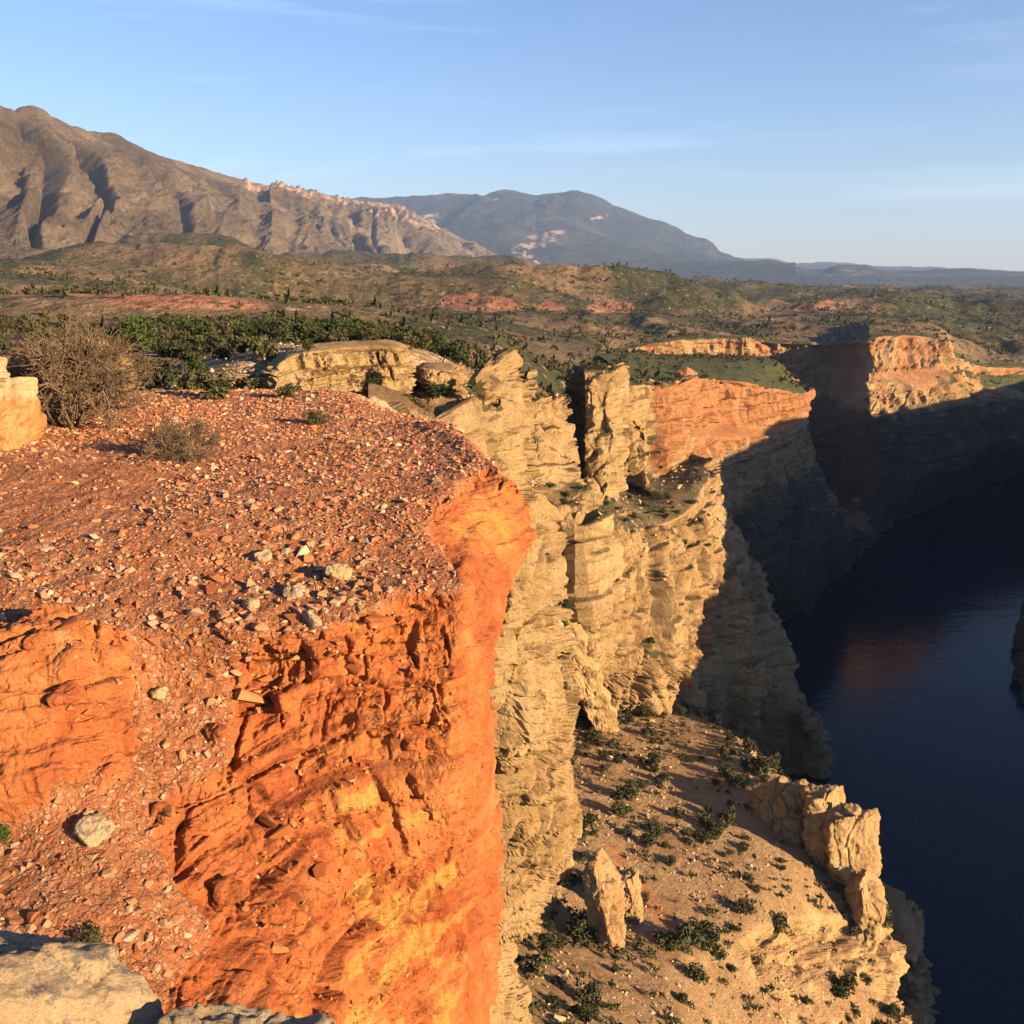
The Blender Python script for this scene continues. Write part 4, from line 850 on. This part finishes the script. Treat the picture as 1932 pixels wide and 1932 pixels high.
# leaning slab on the talus
def column_rock(name, pb, pt, wx, wy, seed, mat, n=46, zn=0.):
    ax = np.array(pt) - np.array(pb); Lg = np.linalg.norm(ax)
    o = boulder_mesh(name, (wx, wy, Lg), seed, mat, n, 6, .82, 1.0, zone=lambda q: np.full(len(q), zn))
    o.location = (np.array(pb) + np.array(pt)) / 2; o.rotation_euler = Vector(ax).to_track_quat('Z', 'Y').to_euler(); return o
sb = ground_at(1152, 1372, [BG]); print('slab foot', sb, np.linalg.norm(sb))
o = column_rock('leaning_slab', sb - np.array([0, 0, .8]), Rg(1060, 1163, np.linalg.norm(sb) * .87), 3.6, 4.4, 41, M_slab)
tag(o, 'long cream rock slab leaning on the slope under the cream cliff', 'rock')
def upright(px_, pb, pt, r, wpx, seed, name, label, zn=0.):
    b_ = ground_at(px_, pb, [BG]); r = np.linalg.norm(b_); lo, hi = 0., 60.
    for _ in range(40):
        mid = (lo + hi) / 2; y = project(np.array(b_ + np.array([0, 0, mid])))[1]
        if y > pt: lo = mid
        else: hi = mid
    wd = wpx * r / F
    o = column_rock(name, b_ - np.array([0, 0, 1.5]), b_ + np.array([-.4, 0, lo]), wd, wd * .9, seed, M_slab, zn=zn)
    return tag(o, label, 'rock')
upright(1143, 1772, 1622, 79, 72, 47, 'rock_pillar', 'brown standing rock pillar on the shrubby slope below the cliff', .42)  # browner tint stands in for the shade on its left side
upright(1192, 1730, 1650, 83, 46, 49, 'rock_spire', 'low pointed rock just right of the standing pillar')
upright(1062, 1660, 1590, 86, 40, 53, 'rock_spire', 'stubby rock at the foot of the cream cliff, left of the pillar')
upright(1055, 1310, 1275, 118, 34, 57, 'slope_boulder', 'rounded boulder tucked under the leaning slab')

upright(1488, 1550, 1484, 121, 104, 61, 'knobby_rock', 'overhanging knob of rock at the far lip of the stony slope')
upright(1556, 1610, 1500, 121, 92, 63, 'knobby_rock', 'tall knobby rock tower above the river, left of two')
upright(1606, 1660, 1536, 121, 92, 67, 'knobby_rock', 'knobby rock tower above the river, right of two')
upright(1632, 1760, 1640, 118, 60, 69, 'knobby_rock', 'squat rock shoulder below the knobby towers above the river')
# ---- stones on the red ledge
import bmesh
def hull(seed, k=13, sq=(1, .8, .6)):
    r = np.random.default_rng(seed); P = r.normal(size=(k, 3)); P /= np.linalg.norm(P, axis=1, keepdims=True)
    P *= r.uniform(.75, 1.1, (k, 1)) * np.array(sq) * .5
    bm = bmesh.new()
    for p_ in P: bm.verts.new(p_)
    bmesh.ops.convex_hull(bm, input=bm.verts)
    for v in [v for v in bm.verts if not v.link_faces]: bm.verts.remove(v)
    bmesh.ops.triangulate(bm, faces=bm.faces); bm.verts.index_update()
    V = np.array([v.co[:] for v in bm.verts]); Fq = np.array([[v.index for v in f.verts] for f in bm.faces]); bm.free(); return V, Fq
HSM = [hull(400 + i, 8, (1, random.uniform(.65, .95), random.uniform(.4, .75))) for i in range(10)]
HULL = [hull(100 + i, 11 + i % 4, (1, random.uniform(.65, .95), random.uniform(.35, .75))) for i in range(12)]
m, t, b = new_mat('loose_stone', .9, .15); q = NB(t)
oi = q.n('ShaderNodeObjectInfo'); rv = q.math('FRACT', q.math('ADD', oi.outputs['Random'], q.attr('rnd')))
c = q.ramp(rv, [(0, (.38, .12, .05)), (.3, (.47, .19, .09)), (.58, (.53, .27, .145)), (.8, (.56, .35, .22)), (.93, (.56, .40, .27)), (1, (.60, .46, .33))])
c = q.mix(q.ramp(q.noise(30, 5, .7), [(.35, (.45, .45, .45)), (.65, (0, 0, 0))]), c, q.mix(1, c, (.62, .5, .42), 'MULTIPLY'))
q.l(c, b.inputs['Base Color']); q.l(q.bump(q.noise(60, 5, .7), .012, .7), b.inputs['Normal']); M_stone = m
m, t, b = new_mat('talus_stone', .9, .15); q = NB(t)
q.l(q.mix(.5, q.ramp(q.attr('rnd'), [(0, (.36, .24, .13)), (.5, (.47, .34, .2)), (1, (.56, .46, .33))]), q.ramp(q.noise(3, 5, .7), [(.35, (.3, .2, .11)), (.65, (.56, .43, .27))])), b.inputs['Base Color']); M_talus = m
HME = []
for i, (V, Fq) in enumerate(HULL):
    o = mesh_obj('stone_shape', V, Fq, M_stone, None, None, False); HME.append(o.data); bpy.data.objects.remove(o)
def rotm(n):
    a = rng.uniform(0, 2 * np.pi, n); ax = rng.normal(size=(n, 3)) * .35 + np.array([0, 0, 1.]); ax /= np.linalg.norm(ax, axis=1, keepdims=True)
    c_, s_ = np.cos(a), np.sin(a); x, y, z = ax.T; C_ = 1 - c_
    return np.stack([c_ + x*x*C_, x*y*C_ - z*s_, x*z*C_ + y*s_, y*x*C_ + z*s_, c_ + y*y*C_, y*z*C_ - x*s_, z*x*C_ - y*s_, z*y*C_ + x*s_, c_ + z*z*C_], -1).reshape(-1, 3, 3)
pxf, pyf = PROJ[id(FG)]
vis = (pxf > -60) & (pxf < 1000) & (pyf > 735) & (pyf < 1990)
rF = np.linalg.norm(FG, axis=-1)
# screen-uniform grid -> weight by ground area
area = np.linalg.norm(np.cross(np.gradient(FG, axis=1), np.gradient(FG, axis=0)), axis=-1)
dens = (.55 + .6 * smooth(-.25, .5, fbm(FG / 1.1, 3, 61)))
bare = poly_mask(pxf, pyf, [(0, 890), (190, 850), (300, 900), (260, 1000), (60, 1040), (-60, 1040), (-60, 920)], 25)
lowg = poly_mask(pxf, pyf, [(-100, 1560), (250, 1540), (380, 1720), (300, 1990), (-100, 1990)], 30)
wgt = vis * (FGgrav**2 * dens * (1 - .75 * bare) * (1 - .35 * lowg) + .11 * (1 - FGgrav) * smooth(-.1, .35, fbm(FG / .7, 3, 62)) * (1 - face_q)) * area**.75
wgt = (wgt / wgt.sum()).ravel()
NS = 38000
ids = rng.choice(wgt.size, NS, p=wgt); P = FG.reshape(-1, 3)[ids]; gv = FGgrav.ravel()[ids]; rs_ = rF.ravel()[ids]
size = np.exp(rng.normal(math.log(.037), .55, NS)) * (.7 + .04 * rs_) * np.where(gv > .5, 1, .8)
size = np.clip(size, .012, .14)
rim_b = poly_mask(pxf, pyf, [(400, 1060), (640, 1010), (800, 1050), (700, 1170), (480, 1220), (330, 1200)], 30).ravel()[ids]
size *= 1 + .35 * rim_b
order = np.argsort(-size / rs_); big = order[:285]; rest = order[285:]
for k in big:
    s_ = size[k] * 1.12; zone = ('gravel platform' if project(P[k])[1] < 1215 else 'gully below the platform')
    link_copy(HME[k % 12], 'stone', P[k] + np.array([0, 0, .04 * s_]), tuple(rng.uniform(-.4, .4, 2)) + (rng.uniform(0, 6.3),), (s_, s_, s_),
              '%s loose angular stone on the %s' % (size_word(size[k], .09, .125), near_mark(P[k], GRAV_M)), 'stone', 'loose stones on the red ledge')
def scatter_mesh(name, shapes, P, S, mat, rot=True, sx=None, smooth_sh=False, lift=.1):
    n = len(P); Rm = rotm(n) if rot else None; Vs, Fs, At = [], [], []; off = 0
    kind = np.arange(n) % len(shapes)
    for i, (V, Fq) in enumerate(shapes):
        idx = np.where(kind == i)[0]
        if not len(idx): continue
        W = V[None] * S[idx, None, None]
        if rot: W = np.einsum('nij,nkj->nki', Rm[idx], W)
        W = W + P[idx, None, :] + np.array([0, 0, 1.])[None, None] * (S[idx] * lift)[:, None, None]
        Fi = Fq[None] + (np.arange(len(idx)) * len(V))[:, None, None] + off
        Vs.append(W.reshape(-1, 3)); Fs.append(Fi.reshape(-1, Fq.shape[1])); At.append(np.repeat(rng.uniform(0, 1, len(idx)), len(V))); off += len(idx) * len(V)
    return mesh_obj(name, np.concatenate(Vs), np.concatenate(Fs), mat, dict(rnd=np.concatenate(At)), None, smooth_sh)
o = scatter_mesh('gravel', HSM, P[rest], size[rest], M_stone, lift=.03); setp(o, kind='stuff', label='small reddish gravel strewn over the red ledge', category='gravel')
# red rubble and half-buried blocks on the broken rock slope
m, t, b = new_mat('red_rubble', .9, .15); q = NB(t)
oi = q.n('ShaderNodeObjectInfo'); rv = q.math('FRACT', q.math('ADD', oi.outputs['Random'], q.attr('rnd')))
c = q.ramp(rv, [(0, (.36, .10, .036)), (.4, (.52, .18, .062)), (.8, (.60, .25, .09)), (1, (.58, .32, .16))])
c = q.mix(q.ramp(q.noise(22, 6, .7), [(.35, (.6, .6, .6)), (.62, (0, 0, 0))]), c, q.mix(1, c, (.55, .46, .4), 'MULTIPLY'))
q.l(c, b.inputs['Base Color']); q.l(q.bump(q.noise(45, 6, .7), .02, .9), b.inputs['Normal']); M_rub = m
slope_w = ((pxf > -40) & (pxf < 870) & (pyf > 1120) & (pyf < 1990)) * (1 - FGgrav)**2 * (1 - face_q) * area**.8 * smooth(-.15, .3, fbm(FG / .8, 3, 63)) * (1 - .6 * smooth(300, 0, pxf))
slope_w = (slope_w / slope_w.sum()).ravel(); Fl = FG.reshape(-1, 3); Nl = FGN.reshape(-1, 3)
ids = rng.choice(slope_w.size, 6500, p=slope_w); sz_ = np.clip(np.exp(rng.normal(math.log(.036), .6, 6500)), .014, .11)
o = scatter_mesh('rubble', HSM, Fl[ids] + Nl[ids] * (.06 * sz_)[:, None], sz_, M_rub, lift=0); setp(o, kind='stuff', label='red rubble sticking out of the broken rock slope', category='rubble')
FACE_M = [(80, 1300, 'left red outcrop'), (450, 1300, 'ledge steps beside the gully'), (650, 1200, 'upper ledge steps'), (800, 1200, 'ledge steps under the platform lip'), (500, 1500, 'red slope right of the gully'), (720, 1400, 'middle of the red face'), (450, 1750, 'lower red slope'), (700, 1650, 'yellow stained rock'), (650, 1850, 'foot of the red slope')]
ids = rng.choice(slope_w.size, 110, p=slope_w)
for k, i_ in enumerate(ids):
    s_ = float(np.clip(math.exp(random.gauss(math.log(.15), .4)), .08, .34))
    o = link_copy(HME[k % 12], 'rock_block', Fl[i_] + Nl[i_] * .06 * s_, (random.uniform(-.5, .5), random.uniform(-.5, .5), random.uniform(0, 6.3)), (s_ * 1.25, s_, s_ * .95),
        '%s red block of rock half buried in the %s' % (size_word(s_, .13, .2), near_mark(Fl[i_], FACE_M)), 'rock', 'half buried blocks on the red slope')
    o.material_slots[0].link = 'OBJECT'; o.material_slots[0].material = M_rub
# single rocks that stand out
big_rocks = [(180, 1570, .24, 'pale pinkish rock lying alone in the lower left gully'), (308, 1540, .19, 'dark red rock with a shadow hole beside it in the gully'),
  (435, 1690, .26, 'flat tan rock slab set in the red slope at lower centre'), (128, 1322, .26, 'flat grey topped slab on the rounded red outcrop at left'),
  (70, 1215, .22, 'grey weathered rock on top of the red outcrop at left'), (300, 1310, .15, 'small tan block at the top of the gully'), (560, 1120, .20, 'pale stone on the lip of the gravel platform'),
  (500, 1050, .16, 'pale angular stone in the middle of the gravel platform'), (640, 1085, .22, 'pinkish flat stone near the right of the gravel platform'), (545, 1325, .32, 'rough dark pitted rock on the red ledge face'),
  (410, 1385, .2, 'rounded red rock half buried at the gully edge'), (590, 1170, .17, 'cream block at the brink of the red ledge'), (470, 1145, .15, 'tan cobble above the red ledge steps')]
for i, (a, b_, s_, lb) in enumerate(big_rocks):
    g0 = ground_at(a, b_, [FG])
    o = boulder_mesh('rock', (s_ * 1.15, s_ * .95, s_ * .72), 300 + i, M_lime if i in (0, 6, 7, 11) else M_block if i in (5, 8, 12) else M_fg, 16, 8, .5, .7)
    place(o, g0 + np.array([0, 0, s_ * .12]), (random.uniform(-.3, .3), random.uniform(-.3, .3), random.uniform(0, 6))); tag(o, lb, 'rock')
print('stones', round(time.time() - T0, 1))

# ---- plants
def tubes(segs, sides=3):
    """segs: list of (p0, p1, r0, r1) -> one mesh"""
    A = np.array([s_[0] for s_ in segs]); B = np.array([s_[1] for s_ in segs]); ra = np.array([s_[2] for s_ in segs]); rb = np.array([s_[3] for s_ in segs])
    d = B - A; d /= np.maximum(np.linalg.norm(d, axis=1, keepdims=True), 1e-9)
    ref = np.where(np.abs(d[:, 2:3]) > .9, np.array([[1., 0, 0]]), np.array([[0, 0, 1.]]))
    u = np.cross(d, ref); u /= np.linalg.norm(u, axis=1, keepdims=True); v = np.cross(d, u)
    V = []; n = len(A)
    for k in range(sides):
        a = 2 * math.pi * k / sides; w_ = u * math.cos(a) + v * math.sin(a)
        V.append(A + w_ * ra[:, None]); V.append(B + w_ * rb[:, None])
    V = np.stack(V, 1).reshape(-1, 3); base = np.arange(n)[:, None] * 2 * sides; Fq = []
    for k in range(sides):
        k2 = (k + 1) % sides; Fq.append(base + np.array([[2 * k, 2 * k2, 2 * k2 + 1, 2 * k + 1]]))
    return V, np.concatenate(Fq)
def branch_bush(seed, h, w_, stems, depth, kids=3, lean=.9, droop=0.):
    r = np.random.default_rng(seed); thick, thin = [], []
    def grow(p, d, ln, rd, lv):
        n = 3; q_ = p
        for i in range(n):
            d = d + r.normal(size=3) * .22 + np.array([0, 0, .05 - droop]); d /= np.linalg.norm(d)
            q2 = q_ + d * ln / n; (thick if lv < 2 else thin).append((q_, q2, rd * (1 - .25 * i / n), rd * (1 - .25 * (i + 1) / n)))
            if lv < depth and i >= 1 - (lv > 0):
                for _ in range(kids - 1 if i < n - 1 else kids):
                    nd = d + r.normal(size=3) * .62; nd /= np.linalg.norm(nd)
                    grow(q2, nd, ln * r.uniform(.5, .78), rd * .55, lv + 1)
            q_ = q2
    for k in range(stems):
        a = r.uniform(0, 2 * math.pi); t_ = r.uniform(.15, 1) * lean
        d = np.array([math.cos(a) * t_, math.sin(a) * t_, 1.]); d /= np.linalg.norm(d)
        grow(np.array([math.cos(a) * .05 * w_, math.sin(a) * .05 * w_, -.04]), d, h * r.uniform(.38, .55), h * .018, 0)
    return thick, thin
def leaf_quads(C_, size, r, flat=.0):
    n = len(C_); a = r.normal(size=(n, 3)); a /= np.linalg.norm(a, axis=1, keepdims=True); b_ = np.cross(a, r.normal(size=(n, 3))); b_ /= np.linalg.norm(b_, axis=1, keepdims=True)
    s_ = size * r.uniform(.6, 1.35, (n, 1)); a = a * s_; b_ = b_ * s_ * .55
    V = np.stack([C_ - a, C_ + b_ * .8, C_ + a, C_ - b_ * .8], 1).reshape(-1, 3)
    return V, np.arange(4 * n).reshape(-1, 4)
def leafy(seed, n, leaf, clumps=7, squash=.62):
    """unit shrub (about 1 m wide): leaf faces in uneven clumps with gaps between, denser towards the clump skins"""
    r = np.random.default_rng(seed); cs = []
    for k in range(clumps):
        a = r.uniform(0, 6.28); d = r.uniform(.05, .36); cs.append((np.array([math.cos(a) * d, math.sin(a) * d, r.uniform(.14, .5) * squash / .62]), r.uniform(.13, .24)))
    C_ = []
    for k in range(n):
        c_, rd = cs[r.integers(clumps)]; v = r.normal(size=3); v /= np.linalg.norm(v)
        C_.append(c_ + v * rd * r.uniform(.55, 1.08) * np.array([1, 1, .8]))
    C_ = np.array(C_); C_ = C_[C_[:, 2] > -.02]
    return leaf_quads(C_, leaf, r)
def shapes_to_mesh(name, V, Fq, mat):
    o = mesh_obj(name, V, Fq, mat, dict(rnd=np.zeros(len(V)))); me = o.data; bpy.data.objects.remove(o); return me
# the bare bush by the left block
def bush_thing(name, loc, thick, thin, scale, label, cat, leaves=None, leafmat=None, mat=None):
    e_ = empty(name, loc); e_['label'] = label; e_['category'] = cat
    k = np.array(scale)
    V, Fq = tubes(thick, 5); mesh_obj('stems', V * k, Fq, mat or M_twig, None, e_)
    V, Fq = tubes(thin, 3); mesh_obj('twigs', V * k, Fq, mat or M_twig, None, e_)
    if leaves is not None: mesh_obj('leaves', leaves[0] * k, leaves[1], leafmat, None, e_)
    return e_
th, tn = branch_bush(5, 1.5, 1.9, 12, 4, 3, 1.15)
tn = [t_ for i_, t_ in enumerate(tn) if t_[2] > .003 or i_ % 5 < 1]
tn = [(a, b_, r0 * 1.35, r1 * 1.35) for a, b_, r0, r1 in tn]
tn = [(a, b_, max(r0, .0028), max(r1, .0024)) for a, b_, r0, r1 in tn]
print('bush segs', len(th), len(tn))
bush_thing('bare_bush', ground_at(135, 800, [FG]), th, tn, (1.12, 1.05, 1.05), 'big bare brown twiggy bush between the left block and the gravel platform', 'bush')
th, tn = branch_bush(8, .62, .9, 9, 3, 3, 1.25)
tips = np.array([s_[1] for s_ in tn]); r_ = np.random.default_rng(3); tp = tips[r_.choice(len(tips), 2600)] + r_.normal(size=(2600, 3)) * .02
bush_thing('olive_shrub', ground_at(345, 862, [FG]), th, [(a, b_, max(r0, .0022), max(r1, .002)) for a, b_, r0, r1 in tn], (1, 1, .95), 'olive green twiggy shrub on the gravel platform right of the bare bush', 'shrub',
           leaf_quads(tp, .012, r_), M_sage, M_twig)
th, tn = branch_bush(18, .16, .3, 5, 3, 2, 1.3)
tips = np.array([s_[1] for s_ in tn]); tp = tips[r_.choice(len(tips), 900)] + r_.normal(size=(900, 3)) * .012
bush_thing('small_green_plant', ground_at(168, 1785, [FG]), th, tn, (1.15, 1.15, 1.1), 'small green plant with a dark shadow in the lower left gully', 'plant', leaf_quads(tp, .010, r_), M_dark, M_stem)
bush_thing('small_green_plant', ground_at(-2, 1590, [FG]), th, tn, (.8, .8, 1.2), 'small green sprig at the left edge below the red outcrop', 'plant', leaf_quads(tp, .010, r_), M_bright, M_stem)
V, Fq = leafy(77, 900, .035, 9, .4); st_ = tubes([((0, 0, -.05), (random.uniform(-.25, .25), random.uniform(-.25, .25), .25), .01, .005) for _ in range(14)], 3)
e_ = empty('low_shrub', ground_at(592, 800, [FG])); tag(e_, 'low dark green shrub alone on the gravel platform', 'shrub')
k_ = np.array([.62, .5, .48]); mesh_obj('leaves', V * k_, Fq, M_dark, None, e_); mesh_obj('stems', st_[0] * k_, st_[1], M_stem, None, e_)

# shrubs with shared meshes
SH = {k: [shapes_to_mesh('%s_shrub_shape' % k, *leafy(500 + i * 7 + j * 31, 620, .062, 9), mt) for i in range(5)] for j, (k, mt) in enumerate((('dark', M_dark), ('juniper', M_juniper), ('sage', M_sage), ('bright', M_bright)))}
def put(kind, p, wd, name, label, cat, group=None, hs=1., i=None):
    me = SH[kind][random.randrange(5) if i is None else i]
    return link_copy(me, name, p - np.array([0, 0, .03 * wd]), (0, 0, random.uniform(0, 6.3)), (wd, wd, wd * hs), label, cat, group)
near_b = [(262, 668, 62, 'bright', 'bright green juniper just above the right end of the bare bush'), (255, 640, 56, 'bright', 'bright green rounded juniper beyond the top of the bare bush'),
 (325, 672, 52, 'dark', 'dark round shrub on the orange ground right of the bright junipers'), (400, 668, 56, 'dark', 'dark shrub left of a paler one on the cream shelf'), (440, 664, 36, 'sage', 'grey green shrub beside the dark one on the cream shelf'),
 (498, 660, 42, 'dark', 'dark shrub above the left end of the cream outcrop'), (310, 735, 90, 'dark', 'wide dark shrub behind the crest of the gravel platform'), (365, 742, 60, 'sage', 'grey shrub touching the gravel crest, second from the left'),
 (408, 748, 84, 'dark', 'broad olive shrub in the middle of the gravel crest'), (466, 744, 52, 'sage', 'grey green shrub at the left foot of the cream outcrop'), (545, 750, 46, 'sage', 'dry low shrub on the gravel crest in front of the outcrop'),
 (712, 740, 44, 'juniper', 'green shrub at the foot of the cream outcrop'), (775, 778, 60, 'dark', 'dark shrub on the shelf right of the pale flat rock'), (755, 760, 34, 'juniper', 'upright green shrub beside the dark shelf shrub'), (828, 752, 56, 'juniper', 'low green shrub along the foot of the right hand outcrop'),
 (585, 662, 40, 'dark', 'dark shrub on top of the cream outcrop, left one'), (560, 640, 44, 'dark', 'dark shrub behind the top of the cream outcrop'), (640, 640, 40, 'sage', 'grey shrub behind the middle of the cream outcrop'), (700, 640, 46, 'dark', 'dark shrub behind the right end of the cream outcrop')]
for i, (a, b_, wp, kd, lb) in enumerate(near_b):
    g0 = ground_at(a, b_, [Gp, OUT] if b_ < 745 or a > 690 else [FG]); r0 = np.linalg.norm(g0)
    put(kd, g0, wp * r0 / F * 1.15, 'shrub', lb, 'shrub', None, .9 if kd != 'bright' else 1.1)
# bench shrubs
def pick(Gd, Nd, n, cond, s_, dens_scale):
    x, y = PROJ[id(Gd)]
    ar = np.linalg.norm(np.cross(np.gradient(Gd, axis=1), np.gradient(Gd, axis=0)), axis=-1)
    ok = cond(x, y, Nd) * ar * (.15 + smooth(-.1, .35, fbm(Gd / dens_scale, 3, s_)))
    w_ = ok.ravel(); w_ = w_ / w_.sum(); return Gd.reshape(-1, 3)[rng.choice(len(w_), n, p=w_, replace=False)]
Pb = pick(BG, BN, 290, lambda x, y, N: (x > 930) & (x < 1720) & (y < 1990) & (N[..., 2] > .5), 71, 9)
for p_ in Pb:
    kd = random.choices(['dark', 'sage', 'juniper'], [6, 3, 1.5])[0]; wd = random.uniform(1.1, 1.9) * random.choice((.8, 1, 1.4, 1.9))
    nm = {'dark': 'dark olive shrub', 'sage': 'grey green shrub', 'juniper': 'green juniper shrub'}[kd]
    put(kd, p_, wd, 'slope_shrub', size_word(wd, 1.1, 1.9) + ' ' + nm + ' ' + near_mark(p_, BENCH_M), 'shrub', nm + 's on the stony slope', random.uniform(.75, 1.15))
Pm = pick(MG, MN, 170, lambda x, y, N: (x > 985) & (x < 1400) & (y > 860) & (y < 1330) & (N[..., 2] > .55), 73, 9)
for p_ in Pm:
    put(random.choice(['dark', 'juniper', 'sage']), p_, random.uniform(.6, 1.7), 'ledge_shrub', 'small shrub ' + near_mark(p_, LEDGE_M), 'shrub', 'shrubs on the canyon ledge', random.uniform(.7, 1.1))
# boulders on the bench
Pr = pick(BG, BN, 150, lambda x, y, N: (x > 930) & (x < 1600) & (y < 1990) & (N[..., 2] > .5), 75, 12)
for i, p_ in enumerate(Pr):
    s_ = math.exp(random.gauss(-.55, .5))
    o = link_copy(HME[i % 12], 'fallen_rock', p_ + np.array([0, 0, .1 * s_]), (random.uniform(-.4, .4), random.uniform(-.4, .4), random.uniform(0, 6)), (s_ * 1.3, s_, s_), size_word(s_, .5, .9) + ' pale fallen rock ' + near_mark(p_, BENCH_M), 'rock', 'fallen rocks on the stony slope')
    o.material_slots[0].link = 'OBJECT'; o.material_slots[0].material = M_slab
LOW2 = [leafy(950 + i, 40, .15, 5) for i in range(6)]
Pt = pick(BG, BN, 1000, lambda x, y, N: (x > 930) & (x < 1720) & (y < 1990) & (N[..., 2] > .48), 79, 8)
o = scatter_mesh('slope_scrub', LOW2, Pt, rng.uniform(.45, 1.35, len(Pt)), M_dark, rot=False, lift=0); setp(o, kind='stuff', label='low dry scrub and grass tufts on the stony slope', category='scrub')
Pt = pick(BG, BN, 5200, lambda x, y, N: (x > 900) & (x < 1720) & (y < 1990) & (N[..., 2] > .42), 76, 7)
o = scatter_mesh('talus', HSM, Pt, np.exp(rng.normal(math.log(.26), .5, len(Pt))), M_talus); setp(o, kind='stuff', label='pale rubble strewn over the slope below the cliff', category='rubble')
Pt = pick(MG, MN, 2500, lambda x, y, N: (x > 985) & (x < 1460) & (y > 700) & (y < 1400) & (N[..., 2] > .42), 78, 7)
o = scatter_mesh('ledge_talus', HSM, Pt, np.exp(rng.normal(math.log(.4), .5, len(Pt))), M_talus); setp(o, kind='stuff', label='pale rubble on the ledge under the rock pillars', category='rubble')
xq, yq = PROJ[id(Gp)]; rq = np.linalg.norm(Gp, axis=-1)
wq = ((xq > -30) & (xq < 1000) & (yq < 760)) * smooth(150, 60, rq); wq = (wq / wq.sum()).ravel()
Pq = Gp.reshape(-1, 3)[rng.choice(wq.size, 2600, p=wq)] + rng.normal(size=(2600, 3)) * np.array([.5, .5, 0])
o = scatter_mesh('plateau_stones', HSM, Pq, np.exp(rng.normal(math.log(.14), .5, 2600)), M_talus, lift=.05); setp(o, kind='stuff', label='pale stones littering the flat ground behind the crest', category='stones')
# plateau shrubs: the nearest 300 as things, the rest as one mass
xg, yg = PROJ[id(Gp)]; rg = np.linalg.norm(Gp, axis=-1)
band = np.maximum.reduce([poly_mask(xg, yg, p_, 7) for p_ in ([(220, 640), (330, 612), (520, 618), (700, 628), (830, 648), (820, 660), (640, 645), (420, 640), (300, 650)], [(0, 600), (70, 590), (130, 605), (140, 625), (0, 630)], [(300, 590), (400, 592), (430, 612), (330, 606)], [(60, 560), (200, 558), (210, 570), (70, 572)], [(420, 610), (560, 600), (760, 625), (700, 632)])])
ar = np.linalg.norm(np.cross(np.gradient(Gp, axis=1), np.gradient(Gp, axis=0)), axis=-1)
inf = (xg > -40) & (xg < 1970) & (yg > 495) & (yg < 745)
cl = smooth(-.15, .4, fbm(np.stack([Gp[..., 0], Gp[..., 1], 0 * Gp[..., 0]], -1) / 45, 4, 81))
wt = inf * ar**.62 * (.15 + cl) * (1 + 9 * band) * (1 - .85 * poly_mask(xg, yg, [(240, 570), (420, 600), (420, 606), (240, 590)], 8)) * smooth(22, 34, rg) * smooth(2600, 700, rg)
wt = (wt / wt.sum()).ravel(); NP = 13000
ids = rng.choice(wt.size, NP, p=wt, replace=False); P = Gp.reshape(-1, 3)[ids]; bd = band.ravel()[ids]; rr2 = np.linalg.norm(P, axis=1)
wd = rng.uniform(.8, 2.2, NP) * (1 + .05 * bd) * (1 + .0012 * np.minimum(rr2, 900))
order = np.argsort(-wd / rr2)
for k in order[:300]:
    kd = random.choices(['juniper', 'dark', 'sage'], [5 if bd[k] > .5 else 1, 3, 1])[0]
    nm = {'dark': 'dark shrub', 'sage': 'grey green shrub', 'juniper': 'green juniper'}[kd]
    put(kd, P[k], wd[k], 'plateau_shrub', size_word(wd[k], 1.5, 2.4) + ' ' + nm + ' ' + near_mark(P[k], PLAT_M), 'shrub', nm + 's on the near plateau', random.uniform(.75, 1.1))
LOW = [leafy(900 + i, 12, .24, 4) for i in range(8)]
rest = order[300:]
o = scatter_mesh('plateau_scrub', LOW, P[rest], wd[rest], M_dark, rot=False, lift=0); setp(o, kind='stuff', label='dark green scrub dotted over the plateau and hills', category='scrub')
Pp = np.concatenate([pick(PG, PN, 260, lambda x, y, N: (x > 1150) & (x < 1530) & (y < 760) & (N[..., 2] > .6), 83, 20),
     pick(FGr, FN, 240, lambda x, y, N: (x > 1150) & (x < 1960) & (y < 730) & (N[..., 2] > .45), 84, 25), pick(MG, MN, 160, lambda x, y, N: (x > 860) & (x < 1300) & (y < 780) & (N[..., 2] > .55), 85, 12)])
o = scatter_mesh('rim_scrub', LOW, Pp, rng.uniform(.9, 2.4, len(Pp)), M_dark, rot=False, lift=0); setp(o, kind='stuff', label='low green scrub along the tops of the far canyon walls', category='scrub')
print('plants', round(time.time() - T0, 1))

# ---- haze
HB = (-14000, 14000, -900, 61000, WATER - 6, 1500)
HB = (-9000, 9000, -900, 11500, WATER - 8, 640)
x0, x1, y0, y1, z0_, z1_ = HB
V = np.array([(x, y, z) for z in (z0_, z1_) for y in (y0, y1) for x in (x0, x1)], float)
m = bpy.data.materials.new('haze_air'); m.use_nodes = True; n_ = m.node_tree.nodes; n_.clear()
mo = n_.new('ShaderNodeOutputMaterial'); pv = n_.new('ShaderNodeVolumePrincipled'); m.node_tree.links.new(pv.outputs[0], mo.inputs['Volume'])
pv.inputs['Color'].default_value = (.36, .57, 1, 1); pv.inputs['Density'].default_value = 7.0e-5; pv.inputs['Anisotropy'].default_value = .1
o = mesh_obj('haze', V, np.array([[0, 2, 3, 1], [4, 5, 7, 6], [0, 1, 5, 4], [2, 6, 7, 3], [0, 4, 6, 2], [1, 3, 7, 5]]), m, None, None, False)
setp(o, kind='stuff', label='thin blue haze in the distance', category='haze')
print('done', round(time.time() - T0, 1))
